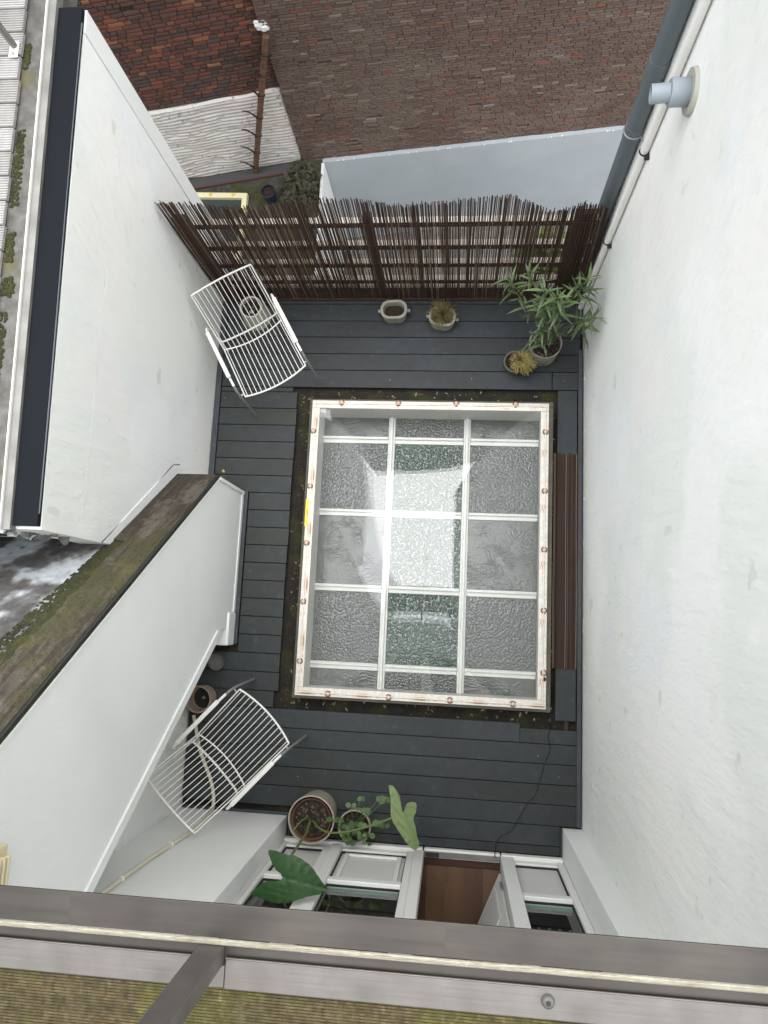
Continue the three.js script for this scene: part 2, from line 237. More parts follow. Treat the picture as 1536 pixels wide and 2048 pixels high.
// ---------------------------------------------------------------- sloping stair enclosure
{
  const s = thing('stair_enclosure', 'white sloping stair enclosure with mossy stained top rising toward the camera', 'wall');
  const yt = (z) => 0.655 + 1.475 * (z + 1.0), yl = (z) => 0.30 + 1.345 * (z - 0.17);
  part('enclosure_wall', prismX([[-1.0, -0.03], [-1.0, yt(-1.0)], [1.85, yt(1.85)], [1.85, yl(1.85)], [0.16, yl(0.16)], [0.16, -0.03]], XL + 0.001, -1.83), M.renderSmooth, s);
  const off = 0.06;
  part('edge_band', prismX([[0.165, yl(0.165)], [0.165, yl(0.165) + 0.11], [1.845, yl(1.845) + 0.11], [1.845, yl(1.845)]], -1.829, -1.815), M.renderSmooth, s);
  part('plinth', rbox(-1.99, -1.812, -0.02, 0.165, 0.02, 0.29, 0.012), M.renderSmooth, s);
  part('plinth', rbox(-1.828, -1.818, -0.02, 0.05, -0.99, 0.018, 0.004), M.renderSmooth, s);
  part('coping_slab', prismX([[-1.02, yt(-1.02) - 0.005], [-1.02, yt(-1.02) + 0.035], [1.9, yt(1.9) + 0.035], [1.9, yt(1.9) - 0.005]], XL + 0.002, -1.822), M.moss, s);
  { // ragged roofing felt on the slab
    const q = rngOf(404), n = 260, P = [], ix = [], nz = noiseOf(405, 64); for (let i = 0; i <= n; i++) { const z = -1.015 + 2.9 * i / n, rag = z < -0.4 ? 0.006 : 0.075 + 0.05 * (nz(i * 0.11, 1.5) - 0.5) + 0.03 * (nz(i * 0.45, 4.5) - 0.5) + 0.008 * q(), y = yt(z) + 0.035; for (const [x, dy] of [[XL + rag, 0.0004], [XL + rag + 0.002, 0.006], [-1.95, 0.007], [-1.835, 0.006], [-1.8345, -0.03]]) P.push(x, y + dy + 0.002, z - dy); }
    for (let i = 0; i < n; i++) for (let k = 0; k < 4; k++) { const a = i * 5 + k; ix.push(a, a + 5, a + 1, a + 1, a + 5, a + 6); } const g = new THREE.BufferGeometry(); g.setAttribute('position', new THREE.Float32BufferAttribute(P, 3)); g.setIndex(ix); g.computeVertexNormals(); part('roofing_felt', uvm(g), M.coping, s);
    part('felt_edge', prismX([[-1.02, yt(-1.02) + 0.03], [-1.02, yt(-1.02) + 0.046], [1.9, yt(1.9) + 0.046], [1.9, yt(1.9) + 0.03]], -1.8335, -1.8185), M.gasket, s);
  }
  part('white_edge', prismX([[-1.01, yt(-1.01) - 0.03], [-1.01, yt(-1.01) - 0.008], [1.9, yt(1.9) - 0.008], [1.9, yt(1.9) - 0.03]], -1.829, -1.818), M.renderSmooth, s);
  part('wall_flashing', prismX([[-1.04, yt(-1.04) + 0.02], [-1.10, yt(-1.04) + 0.02], [-1.07, yt(-1.04) + 0.16], [-0.372, yt(-0.372) + 0.13], [-0.372, yt(-0.372) + 0.03]], XL + 0.001, XL + 0.008), M.render, s); part('sealant_line', tube([[XL + 0.004, yt(-1.04) + 0.04, -1.1], [XL + 0.004, yt(-1.04) + 0.163, -1.07], [XL + 0.004, yt(-0.7) + 0.15, -0.7], [XL + 0.004, yt(-0.372) + 0.134, -0.372]], 0.0035, 40, 5, 0.05), M.rustDark, s);
  part('end_trim', rbox(-1.828, -1.812, 0.0, 0.64, -1.012, -0.985, 0.003), M.renderSmooth, s);
  const lv = thing('wall_vent', 'cream ribbed louvre vent on the white sloping stair wall', 'vent');
  const cream = std({ color: lin(214, 204, 170), roughness: 0.55 });
  part('vent_frame', rbox(-1.828, -1.79, 2.9, 3.25, 0.99, 1.26, 0.01), cream, lv);
  for (let i = 0; i < 11; i++) part('louvre', rbox(-1.789, -1.765, 2.915 + i * 0.029, 2.931 + i * 0.029, 1.03, 1.24, 0.005), cream, lv);
}
{ // roof beside the stair top
  const yt = (z) => 0.655 + 1.475 * (z + 1.0);
  const r = thing('sloping_roof', 'grey stained sloping roof running down beside the mossy stair top', 'roof');
  part('roof_sheet', prismX([[-0.40, 1.5], [-0.40, yt(-0.40) + 0.02], [2.6, yt(2.6) + 0.02], [2.6, 1.5]], -4.8, XL - 0.002), M.renderStained, r);
  const q = rngOf(31), ms = [];
  for (let i = 0; i < 1400; i++) { const z = -0.36 + q() * 2.2, wdt = 0.03 + 0.05 * step(-0.36, 0.2, z); const g = new THREE.IcosahedronGeometry(0.005 + 0.009 * q(), 0); g.scale(1, 0.4, 1.3); g.rotateX(-0.97); g.translate(XL - 0.003 - q() * wdt, yt(z) + 0.024, z); ms.push(uvm(g)); }
  const m = part('moss_strip', merge(ms), M.moss, r); m.userData.kind = 'stuff';
  const b = []; for (let i = 0; i < 26; i++) { const g = new THREE.DodecahedronGeometry(0.012 + 0.03 * q(), 0); g.scale(1.4, 0.6, 0.8); g.rotateY(q() * 6); g.translate(XL - 0.02 - q() * 0.32, 2.25 - q() * 0.25, -0.395 + q() * 0.03); b.push(uvm(g)); }
  const bb = part('broken_render', merge(b), M.renderStained, r); bb.userData.kind = 'stuff';
}
// ---------------------------------------------------------------- right wall, pipes, vent
{
  const w = thing('house_wall', 'large white rough rendered wall along the right side of the deck', 'wall');
  part('wall_face', prismX([[-2.97, -4.85], [-2.97, 4.7], [2.6, 4.7], [2.6, -4.85]], XR, XR + 0.3), M.render, w);
  part('pilaster', prismX([[1.551, -0.03], [1.551, 4.69], [1.86, 4.69], [1.86, -0.03]], 0.893, XR - 0.001), M.renderSmooth, w);
  const q = rngOf(8), fl = []; for (let i = 0; i < 26; i++) { const g = new THREE.IcosahedronGeometry(0.004 + 0.006 * q(), 0); g.scale(0.5, 0.6 + q(), 1.5); g.translate(XR, 0.01 + q() * q() * 0.25, -2.2 + q() * 3.7); fl.push(uvm(g)); }
  const f = part('render_drips', merge(fl), M.render, w); f.userData.kind = 'stuff';
  const p = thing('downpipe', 'thick grey downpipe running up the far end of the white right wall', 'pipe');
  const px = 0.985, pz = -2.93;
  part('pipe', rod([px, -0.03, pz], [px, 4.75, pz], 0.052, 0.052, 24), M.pipeGrey, p);
  for (const y of [0.62, 1.85, 2.35]) { part('socket', rod([px, y, pz], [px, y + 0.1, pz], 0.0565, 0.0565, 24), M.pipeGrey, p); }
  for (const y of [0.66, 1.9]) { const c = new THREE.TorusGeometry(0.0575, 0.006, 6, 20); c.rotateX(Math.PI / 2); c.translate(px, y, pz); part('bracket', c, M.wireGrey, p); part('bracket_arm', rod([px + 0.04, y, pz + 0.045], [XR, y, pz + 0.07], 0.005), M.wireGrey, p); }
  const c = thing('conduit', 'thin white conduit pipe clipped to the right wall beside the downpipe', 'pipe');
  part('pipe', rod([1.012, 0.0, -2.70], [1.012, 4.7, -2.715], 0.0235, 0.0235, 16), M.conduit, c);
  for (const y of [1.05, 2.02]) { const k = new THREE.TorusGeometry(0.026, 0.005, 6, 16); k.rotateX(Math.PI / 2); k.translate(1.012, y, -2.703); part('clip', k, M.black, c); part('clip_end', box(1.012, 1.039, y - 0.008, y + 0.008, -2.68, -2.655), M.black, c); }
  const v = thing('wall_vent', 'round grey plastic vent outlet on the white right wall near the downpipe', 'vent');
  const disc = new THREE.CylinderGeometry(0.1, 0.105, 0.02, 40); disc.rotateZ(Math.PI / 2); disc.translate(XR - 0.01, 2.745, -2.487); part('flange', disc, M.ventFlange, v);
  const b1 = new THREE.LatheGeometry([[0.0, 0], [0.062, 0], [0.062, 0.085], [0.057, 0.09], [0, 0.09]].map((a) => new THREE.Vector2(...a)), 36); b1.rotateZ(Math.PI / 2); b1.translate(XR - 0.019, 2.75, -2.482); part('collar', b1, M.ventGrey, v);
  const b2 = new THREE.LatheGeometry([[0.036, 0.0], [0.043, 0.0], [0.043, 0.085], [0.038, 0.085], [0.036, 0.0]].map((a) => new THREE.Vector2(...a)), 32); b2.rotateZ(Math.PI / 2 + 0.08); b2.translate(XR - 0.108, 2.755, -2.478); part('spout', b2, M.ventGrey, v);
  part('spout_end', new THREE.CircleGeometry(0.037, 24).rotateY(-Math.PI / 2).translate(XR - 0.13, 2.755, -2.478), M.black, v);
  part('drip_cord', tube([[0.93, 2.72, -2.45], [0.925, 2.66, -2.46], [0.94, 2.6, -2.5], [0.96, 2.62, -2.53]], 0.006, 20, 6), M.conduit, v);
}
// ---------------------------------------------------------------- skylight
{
  const s = thing('skylight', 'large rectangular skylight with domed clear cover and white frame in the deck', 'skylight', [0, 0, 0]);
  const X0 = -1.262, X1 = 0.772, Z0 = -1.812, Z1 = 0.672, B0 = -1.236, B1 = 0.735, C0 = -1.79, C1 = 0.648, I0 = -1.163, I1 = 0.668, J0 = -1.724, J1 = 0.585;
  const curbM = std({ map: tex(256, (u, v) => mixc([92, 88, 80], [70, 66, 56], F2(u, v)), 1.5), roughness: 0.7 });
  const q = fbmOf(501, 8, 5), q2 = fbmOf(511, 24, 3);
  const frameM = std({ map: tex(512, (u, v) => { // old white paint with rusty runs along the bar
    const ln = noiseOf.run || (noiseOf.run = noiseOf(515, 96)), run = ln(u * 2, v * 96), br = q(u, (v * 0.5) % 1); let c = mixc([224, 221, 214], [198, 192, 182], q2(u, v)); c = mixc(c, [196, 170, 134], step(0.55, 0.75, run) * step(0.42, 0.58, br) * 0.75); return mixc(c, [128, 98, 70], step(0.74, 0.88, run) * step(0.52, 0.64, br) * 0.7); }, 2.2), roughness: 0.4, bumpMap: tex(256, (u, v) => q2(u, v), 3, false), bumpScale: 0.0015 });
  const innerM = std({ color: lin(214, 214, 208), roughness: 0.55 });
  // curb and flange, mitred as four sides
  const ring = (n, a0, a1, b0, b1, y0, y1, w, mat) => {
    part(n, rbox(a0, a1, y0, y1, b0, b0 + w, 0.004), mat, s); part(n, rbox(a0, a1, y0, y1, b1 - w, b1, 0.004), mat, s);
    part(n, rbox(a0, a0 + w, y0, y1, b0 + w + 0.0005, b1 - w - 0.0005, 0.004, true), mat, s); part(n, rbox(a1 - w, a1, y0, y1, b0 + w + 0.0005, b1 - w - 0.0005, 0.004, true), mat, s); };
  ring('curb', X0 + 0.02, X1 - 0.02, Z0 + 0.02, Z1 - 0.02, -0.055, 0.112, 0.04, curbM);
  ring('flange', X0, X1, Z0, Z1, 0.1125, 0.13, 0.05, curbM);
  ring('frame_bar', B0, B1, C0, C1, 0.1305, 0.158, 0.066, frameM);
  ring('frame_bead', B0 + 0.022, B1 - 0.022, C0 + 0.022, C1 - 0.022, 0.1585, 0.166, 0.012, frameM);
  ring('lining', X0 + 0.061, X1 - 0.061, Z0 + 0.061, Z1 - 0.061, -0.3, 0.112, 0.018, innerM);
  // clear domed cover
  const nu = 48, nv = 56, cx = (I0 + I1) / 2, cz = (J0 + J1) / 2, hx = (I1 - I0) / 2 + 0.012, hz = (J1 - J0) / 2 + 0.012;
  for (const [name, h0, rise, sh] of [['cover_dome', 0.146, 0.27, 0.85], ['inner_dome', 0.136, 0.235, 0.9]]) {
    const pos = [], idx = [];
    for (let j = 0; j <= nv; j++) for (let i = 0; i <= nu; i++) { const a = i / nu * 2 - 1, b = j / nv * 2 - 1; pos.push(cx + a * hx, h0 + rise * Math.pow(1 - a * a, sh) * Math.pow(1 - b * b, sh), cz + b * hz); }
    for (let j = 0; j < nv; j++) for (let i = 0; i < nu; i++) { const k = j * (nu + 1) + i; idx.push(k, k + nu + 1, k + 1, k + 1, k + nu + 1, k + nu + 2); }
    const dome = new THREE.BufferGeometry(); dome.setAttribute('position', new THREE.Float32BufferAttribute(pos, 3)); dome.setIndex(idx); dome.computeVertexNormals();
    part(name, dome, phy({ color: 0xffffff, transmission: 1, thickness: 0, roughness: 0.0, ior: 1.6 }), s);
  }
  // bolts
  const capM = std({ color: lin(204, 172, 150), roughness: 0.35, metalness: 0.1 }), washM = std({ color: lin(92, 72, 60), roughness: 0.6 });
  const cap = new THREE.LatheGeometry([[0, 0.02], [0.012, 0.0185], [0.0165, 0.012], [0.017, 0]].map((a) => new THREE.Vector2(...a)), 12), wash = new THREE.CylinderGeometry(0.023, 0.025, 0.006, 16);
  for (const [x, z] of [[-0.985, -1.77], [-0.506, -1.77], [-0.023, -1.775], [0.463, -1.775], [-1.213, -1.52], [-1.213, -1.048], [-1.212, -0.571], [-1.21, -0.093], [-1.208, 0.382], [0.708, -1.548], [0.707, -1.059], [0.708, -0.585], [0.71, -0.105], [0.714, 0.374], [-0.966, 0.624], [-0.482, 0.624], [-0.002, 0.62], [0.484, 0.62]]) {
    const b = part('bolt', wash, washM, s); b.position.set(x, 0.1615, z); const c = part('bolt_cap', cap, capM, b); c.position.set(0, 0.003, 0); }
  // glazing bars and panes
  const xs = [-1.185, -0.578, 0.079, 0.69], zs = [-1.735, -1.53, -0.882, -0.232, 0.419, 0.6], PY = -0.155;
  const barM = std({ color: lin(222, 223, 218), roughness: 0.5, bumpMap: tex(256, (u, v) => F2(u, v), 2, false), bumpScale: 0.002 });
  for (const x of [xs[1], xs[2]]) { const b = part('glazing_bar', rbox(x - 0.03, x + 0.03, PY - 0.03, PY + 0.012, zs[0] + 0.001, zs[5] - 0.001, 0.005, true), barM, s); part('bar_rib', rbox(x - 0.012, x + 0.012, PY + 0.0125, PY + 0.04, zs[0] + 0.002, zs[5] - 0.002, 0.005, true), barM, b); }
  for (const z of zs.slice(1, 5)) for (let i = 0; i < 3; i++) { const a = xs[i] + (i ? 0.0305 : 0.001), c = xs[i + 1] - (i < 2 ? 0.0305 : 0.001); const b = part('glazing_bar', rbox(a, c, PY - 0.03, PY + 0.01, z - 0.03, z + 0.03, 0.005), barM, s); part('bar_rib', rbox(a, c, PY + 0.0105, PY + 0.032, z - 0.026, z - 0.004, 0.004), barM, b); }
  // hammered glass relief: rounded dimples
  const hr = rngOf(909), N = 38, pts = []; for (let j = 0; j < N; j++) for (let i = 0; i < N; i++) pts.push([(i + hr()) / N, (j + hr()) / N, 0.5 + 0.5 * hr()]);
  const ham = tex(512, (u, v) => { const ci = Math.floor(u * N), cj = Math.floor(v * N); let d1 = 9, w1 = 1; for (let b = -1; b <= 1; b++) for (let a = -1; a <= 1; a++) { const ii = (ci + a + N) % N, jj = (cj + b + N) % N, p = pts[jj * N + ii]; let dx = Math.abs(u - p[0]), dy = Math.abs(v - p[1]); dx = Math.min(dx, 1 - dx); dy = Math.min(dy, 1 - dy); const d = Math.hypot(dx, dy) * N; if (d < d1) { d1 = d; w1 = p[2]; } } const k = clamp(1 - d1 * 1.45); return k * k * (3 - 2 * k) * w1; }, 1.3, false);
  const rip = tex(512, (u, v) => { const w = F1(u, v); return 0.5 + 0.25 * Math.sin((v * 30 + w * 14) * 2 * Math.PI) * step(0.4, 0.6, F2(u, v)) + 0.35 * (F3(u, v) - 0.5); }, 1.2, false);
  const centre = phy({ color: lin(136, 162, 148), transmission: 0.72, thickness: 0, roughness: 0.12, bumpMap: ham, bumpScale: 0.0065, ior: 1.7 });
  const sideA = phy({ color: lin(121, 126, 123), transmission: 0.45, thickness: 0, roughness: 0.22, bumpMap: ham, bumpScale: 0.0045, ior: 1.6 });
  const sideB = phy({ color: lin(119, 123, 120), transmission: 0.45, thickness: 0, roughness: 0.25, bumpMap: rip, bumpScale: 0.0035, ior: 1.6 });
  const greenM = std({ color: lin(38, 84, 56), roughness: 0.5 });
  for (let j = 0; j < 5; j++) for (let i = 0; i < 3; i++) {
    const a = xs[i] + (i ? 0.02 : 0), b = xs[i + 1] - (i < 2 ? 0.02 : 0), c = zs[j] + (j ? 0.02 : 0), d = zs[j + 1] - (j < 4 ? 0.02 : 0);
    const mat = i === 1 && j > 0 && j < 4 ? centre : (i + j) % 2 ? sideA : sideB;
    part('glass_pane', uvm(new THREE.PlaneGeometry(b - a, d - c).rotateX(-Math.PI / 2).translate((a + b) / 2, PY - 0.006 - 0.0004 * (i + j), (c + d) / 2)), mat, s);
    if (mat === centre) for (const [p, q3, t, w] of [[a, a + 0.03, c, d], [b - 0.03, b, c, d], [a + 0.0305, b - 0.0305, c, c + 0.03]]) part('green_edge', box(p, q3, PY - 0.016, PY - 0.012, t, w), greenM, s);
  }
  // yellow sticker with a small printed mark
  const cv = document.createElement('canvas'); cv.width = 64; cv.height = 256; const g = cv.getContext('2d'); g.fillStyle = '#e6c832'; g.fillRect(0, 0, 64, 256); g.strokeStyle = '#4a3c10'; g.lineWidth = 4; g.beginPath(); g.moveTo(14, 118); g.lineTo(44, 134); g.lineTo(20, 146); g.moveTo(30, 104); g.lineTo(40, 124); g.moveTo(22, 160); g.lineTo(46, 150); g.stroke();
  const ct = new THREE.CanvasTexture(cv); ct.colorSpace = THREE.SRGBColorSpace;
  const st = part('sticker', new THREE.BoxGeometry(0.036, 0.0012, 0.225), std({ map: ct, roughness: 0.5 }), s); st.position.set(-1.222, 0.1605, -0.825); st.rotation.y = 0.0; st.userData.label = 'yellow warning sticker';
  part('knot_hole', new THREE.SphereGeometry(0.011, 10, 8).scale(1, 0.5, 1.6).translate(0.722, 0.16, 0.42), M.black, s);
}
{
  const q = rngOf(515), l = []; for (let i = 0; i < 150; i++) { const side = Math.floor(q() * 4), t = q(); const x = side < 2 ? lerp(-1.4, 0.8, t) : side === 2 ? -1.32 + (q() - 0.5) * 0.12 : 0.79 + (q() - 0.5) * 0.03, z = side === 0 ? -1.88 + (q() - 0.5) * 0.1 : side === 1 ? 0.73 + (q() - 0.5) * 0.09 : lerp(-1.9, 0.75, t); const g = blade(0.012 + 0.03 * q(), 0.006 + 0.012 * q(), 0.3, 0.4); g.rotateX((q() - 0.5) * 0.8); g.rotateY(q() * 6.28); g.translate(x, -0.045 + 0.006 * q(), z); l.push(colored(g, [[0.12, 0.1, 0.06], [0.2, 0.17, 0.11], [0.07, 0.06, 0.03], [0.3, 0.27, 0.2]][Math.floor(q() * 4)])); }
  const d = new THREE.Mesh(merge(l), std({ vertexColors: true, roughness: 1, side: THREE.DoubleSide })); d.name = 'leaf_litter'; d.userData = { kind: 'stuff', label: 'dry leaf litter in the mossy trough around the skylight', category: 'leaf litter' }; put(d);
}
// rolled-out reed mat on the side board
{
  const m = thing('reed_mat', 'brown folded reed mat lying on the board between skylight and right wall', 'mat'), r = rngOf(61);
  for (let i = 0; i < 26; i++) { const x = 0.797 + i * 0.0076, a = -1.415 + r() * 0.02, b = 0.33 + r() * 0.02, w = (r() - 0.5) * 0.006; part('reed', tube([[x, 0.022 + r() * 0.004, a], [x + w, 0.024 + r() * 0.006, -0.8], [x - w, 0.022 + r() * 0.006, -0.2], [x + w * 0.5, 0.021 + r() * 0.004, b]], 0.0031, 10, 5), M.reed[[2, 0, 5, 2, 3, 4, 2][Math.floor(r() * 7)]], m); }
  for (const z of [-1.1, -0.55, 0.0]) part('tie_wire', tube([[0.79, 0.028, z], [0.85, 0.032, z + 0.01], [0.93, 0.031, z - 0.008], [0.995, 0.027, z]], 0.0012, 16, 4), M.rustDark, m);
}
// ---------------------------------------------------------------- reed fence
const RAILS = [1.105, 0.79, 0.51, 0.23, 0.09];
{
  const f = thing('reed_fence', 'brown reed screen fence on wooden rails at the far end of the deck', 'fence', [0, 0, -2.77]), r = rngOf(71);
  for (const y of RAILS) { const a = part('rail', rbox(-2.14, 0.95, y - 0.06, y - 0.004, -0.115, -0.062, 0.003), M.fenceWood, f); part('rail_painted_light', rbox(-2.14, 0.95, y - 0.0035, y, -0.112, -0.066, 0.001), M.litTopWood, a); }  // added pale strip paints sky light on each rail top, no separate capping
  for (const [x, w] of [[-2.07, 0.11], [-0.69, 0.065], [0.84, 0.13]]) part('post', rbox(x - w / 2, x + w / 2, 0.0, 1.26, -0.06, -0.014, 0.003), M.fenceWood, f);
  const n1 = noiseOf(88, 64), hTop = (x) => { let h = 1.47 + 0.035 * Math.sin(x * 5.1) + 0.05 * (n1((x + 3) * 4, 0.5) - 0.5); if (x > 0.35) h -= 0.13 * Math.sin(clamp((x - 0.35) / 0.5) * Math.PI); if (x > 0.8) h -= (x - 0.8) * 0.35; return h; };
  const N = 298;
  for (let i = 0; i < N; i++) {
    const x = -2.145 + 3.17 * (i + 0.5 * r()) / N, h = hTop(x) + (r() - 0.5) * 0.05, lean = (x > 0.5 ? -(x - 0.5) * 0.12 : 0) + (r() - 0.5) * 0.016 + 0.02 * (n1(x * 6 + 20, 3.3) - 0.5), rad = 0.0026 + 0.0016 * r(), zz = (r() - 0.5) * 0.008;
    part('reed', tube([[x, 0.015, zz], [x + lean * 0.3, h * 0.4, zz + 0.002], [x + lean * 0.65, h * 0.75, zz], [x + lean, h, zz + (r() - 0.5) * 0.012]], rad, 6, 5), M.reed[Math.floor(Math.pow(r(), 1.4) * 6)], f);
  }
  const more = []; for (let i = 0; i < 340; i++) { const x = -2.145 + 3.17 * r(), h = hTop(x) - 0.02 + (r() - 0.5) * 0.06, lean = (x > 0.5 ? -(x - 0.5) * 0.12 : 0) + (r() - 0.5) * 0.02; more.push(tube([[x, 0.015, -0.006], [x + lean * 0.5, h * 0.55, -0.005], [x + lean, h, -0.006]], 0.0023 + 0.001 * r(), 5, 4)); }
  const thin = part('thin_reeds', merge(more), M.reed[0], f); thin.userData.kind = 'stuff';
  for (const y of [0.1, 0.37, 0.65, 0.92, 1.2]) part('tie_wire', tube([[-2.14, y, 0.008], [-1.2, y + 0.01, 0.009], [0, y - 0.006, 0.009], [0.96, y, 0.008]], 0.0018, 40, 4), M.rustDark, f);
  part('bottom_batten', rbox(-2.14, 1.02, 0.0, 0.03, -0.012, 0.016, 0.003), M.fenceWood, f);
}
// ---------------------------------------------------------------- chairs
function makeChair(label) {
  const c = thing('garden_chair', label, 'chair', [0, 0, 0], 0, 'white wire garden chairs');
  const fw = 0.2775, rw = 0.268, tw = 0.264, zf = 0.2365, zr = -0.2365, R = 0.006, w = 0.0035, n = 14;
  const bow = (t) => 1 - t * t, seatFront = (t) => [t * fw, 0.42 - 0.015 * bow(t), zf + 0.034 * bow(t)], seatRear = (t) => [t * rw, 0.38 - 0.03 * bow(t), zr + 0.03 * bow(t)];
  const backTop = (t) => [t * tw, 0.80, zr - 0.315 - 0.014 * bow(t)];
  const line = (fn, m = 12) => Array.from({ length: m + 1 }, (_, i) => fn(i / m * 2 - 1));
  part('seat_front_bar', tube(line(seatFront), 0.0078, 24, 8), M.wire, c); part('seat_rear_bar', tube(line(seatRear), R, 24, 8), M.wire, c); part('back_top_bar', tube(line(backTop), 0.0078, 24, 8), M.wire, c);
  for (const s of [-1, 1]) {
    part('seat_side_bar', rod(seatFront(s), seatRear(s), R), M.wire, c);
    part('back_side_bar', tube([seatRear(s), [s * 0.267, 0.56, zr - 0.15], backTop(s)], R, 16, 8), M.wire, c);
    part('arm_tube', tube([[s * 0.285, 0.40, -0.40], [s * 0.297, 0.59, -0.36], [s * 0.30, 0.615, -0.32], [s * 0.301, 0.615, -0.1], [s * 0.302, 0.605, 0.1], [s * 0.303, 0.58, 0.185]], 0.0105, 40, 10, 0.3), M.wire, c);
    part('front_leg', tube([[s * 0.303, 0.58, 0.185], [s * 0.306, 0.53, 0.218], [s * 0.309, 0.40, 0.24], [s * 0.3135, 0.006, 0.262]], 0.0105, 30, 10, 0.4), M.wireGrey, c);
    part('arm_pad', rbox(s * 0.301 - 0.0165, s * 0.301 + 0.0165, 0.617, 0.634, -0.31, 0.12, 0.006), M.wire, c);
    part('rear_leg', tube([[s * 0.285, 0.41, -0.40], [s * 0.28, 0.2, -0.36], [s * 0.285, 0.006, -0.40]], 0.0105, 20, 10), M.wire, c);
    part('seat_bracket', rod([s * 0.31, 0.39, 0.2], [s * 0.277, 0.405, 0.2], 0.006), M.wire, c);
  }
  part('cross_tube', tube([[-0.285, 0.41, -0.40], [-0.27, 0.40, -0.335], [-0.24, 0.39, -0.30], [0, 0.38, -0.29], [0.24, 0.39, -0.30], [0.27, 0.40, -0.335], [0.285, 0.41, -0.40]], 0.0085, 40, 8, 0.4), M.wire, c);
  for (let i = 0; i < n; i++) { const t = ((i + 0.5) / n) * 2 - 1, a = seatFront(t), b = seatRear(t), d = backTop(t); part('seat_wire', tube([a, [lerp(a[0], b[0], 0.5), 0.385 - 0.012 * bow(t), lerp(a[2], b[2], 0.5)], b], w, 10, 5), M.wire, c); part('back_wire', tube([b, [lerp(b[0], d[0], 0.5), 0.57, lerp(b[2], d[2], 0.5) - 0.015 * bow(t)], d], w, 10, 5), M.wire, c); }
  return c;
}
const ch1 = makeChair('white wire garden chair in the far corner by the reed fence'); ch1.position.set(-1.615, 0, -2.07); ch1.rotation.y = 0.5138;
const ch2 = ch1.clone(); ch2.name = numbered('garden_chair'); ch2.userData = { ...ch1.userData, label: 'white wire garden chair beneath the sloping stair enclosure' }; ch2.position.set(-1.561, 0, 0.961); ch2.rotation.y = 2.402; scene.add(ch2);

// ---------------------------------------------------------------- pots and plants
const soilM = std({ map: tex(256, (u, v) => mixc([40, 30, 24], [66, 52, 42], F3(u, v)), 3), roughness: 1, bumpMap: tex(256, (u, v) => F3(u, v), 3, false), bumpScale: 0.02 });
const concPot = std({ map: tex(512, (u, v) => mixc(mixc([168, 162, 150], [134, 128, 116], F1(u, v)), [92, 84, 74], step(0.6, 0.75, F2(u, v)) * 0.7), 2), roughness: 0.9, bumpMap: tex(256, (u, v) => F3(u, v), 3, false), bumpScale: 0.004 });
const stonePot = std({ map: tex(512, (u, v) => mixc([164, 160, 148], [140, 136, 122], F1(u, v)), 2), roughness: 0.85, bumpMap: tex(256, (u, v) => F3(u, v), 3, false), bumpScale: 0.003 });
const darkPot = std({ map: tex(512, (u, v) => mixc([112, 112, 106], [80, 82, 78], F1(u, v)), 3), roughness: 0.8 });
const creamPot = std({ map: tex(256, (u, v) => mixc([176, 168, 154], [150, 142, 128], F1(u, v)), 2), roughness: 0.6 });
const tanPot = std({ map: tex(256, (u, v) => mixc([156, 138, 126], [140, 124, 112], F1(u, v)), 2), roughness: 0.8 });
const whitePot = std({ map: tex(256, (u, v) => mixc([204, 200, 190], [176, 170, 158], F1(u, v)), 2), roughness: 0.6 });
const terra = std({ color: lin(104, 64, 50), roughness: 0.85 });
function potGeo(r0, r1, h, t = 0.012, rimY = 0.0) { const P = [[0, 0.002], [r0 * 0.94, 0.002], [r0, 0.01], [lerp(r0, r1, 0.5), h * 0.5], [r1, h - rimY], [r1, h - 0.004], [r1 - 0.003, h], [r1 - t + 0.003, h], [r1 - t, h - 0.005], [lerp(r0, r1, 0.5) - t, h * 0.45], [r0 - t, 0.02], [0, 0.02]]; return new THREE.LatheGeometry(P.map((a) => new THREE.Vector2(...a)), 40); }
const soilDisc = (r, y) => uvm(new THREE.CylinderGeometry(r, r, 0.02, 28).translate(0, y - 0.01, 0));
function pebbles(parent, r, y, n, seed) { const q = rngOf(seed), l = []; for (let i = 0; i < n; i++) { const a = q() * 6.283, d = Math.sqrt(q()) * r * 0.93, g = new THREE.IcosahedronGeometry(0.004 + 0.007 * q(), 0); g.scale(1.3, 0.7, 1); g.rotateY(q() * 6); g.translate(Math.cos(a) * d, y + 0.002, Math.sin(a) * d); l.push(colored(uvm(g), [[0.03, 0.02, 0.015], [0.06, 0.045, 0.03], [0.12, 0.1, 0.08], [0.02, 0.015, 0.012]][Math.floor(q() * 4)])); } const m = part('bark_bits', merge(l), std({ vertexColors: true, roughness: 1 }), parent); m.userData.kind = 'stuff'; }
function tuft(parent, pos, n, len, spread, cols, seed, lean = [0, 0]) { // thin arching blades
  const q = rngOf(seed), l = [];
  for (let i = 0; i < n; i++) { const a = q() * 6.283, out = (0.25 + 0.75 * q()) * spread, L = len * (0.6 + 0.5 * q()), b = [pos[0] + Math.cos(a) * 0.03 * q(), pos[1], pos[2] + Math.sin(a) * 0.03 * q()];
    const dx = Math.cos(a) * out + lean[0], dz = Math.sin(a) * out + lean[1]; const g = new THREE.TubeGeometry(new THREE.QuadraticBezierCurve3(V(b), V([b[0] + dx * 0.35, b[1] + L, b[2] + dz * 0.35]), V([b[0] + dx, b[1] + L * (0.85 - 0.7 * out / spread * 0.6), b[2] + dz])), 7, 0.0017 + 0.0007 * q(), 3);
    l.push(colored(g, cols[Math.floor(q() * cols.length)])); }
  const m = part('grass_blades', merge(l), std({ vertexColors: true, roughness: 0.8 }), parent); m.userData.kind = 'stuff';
}
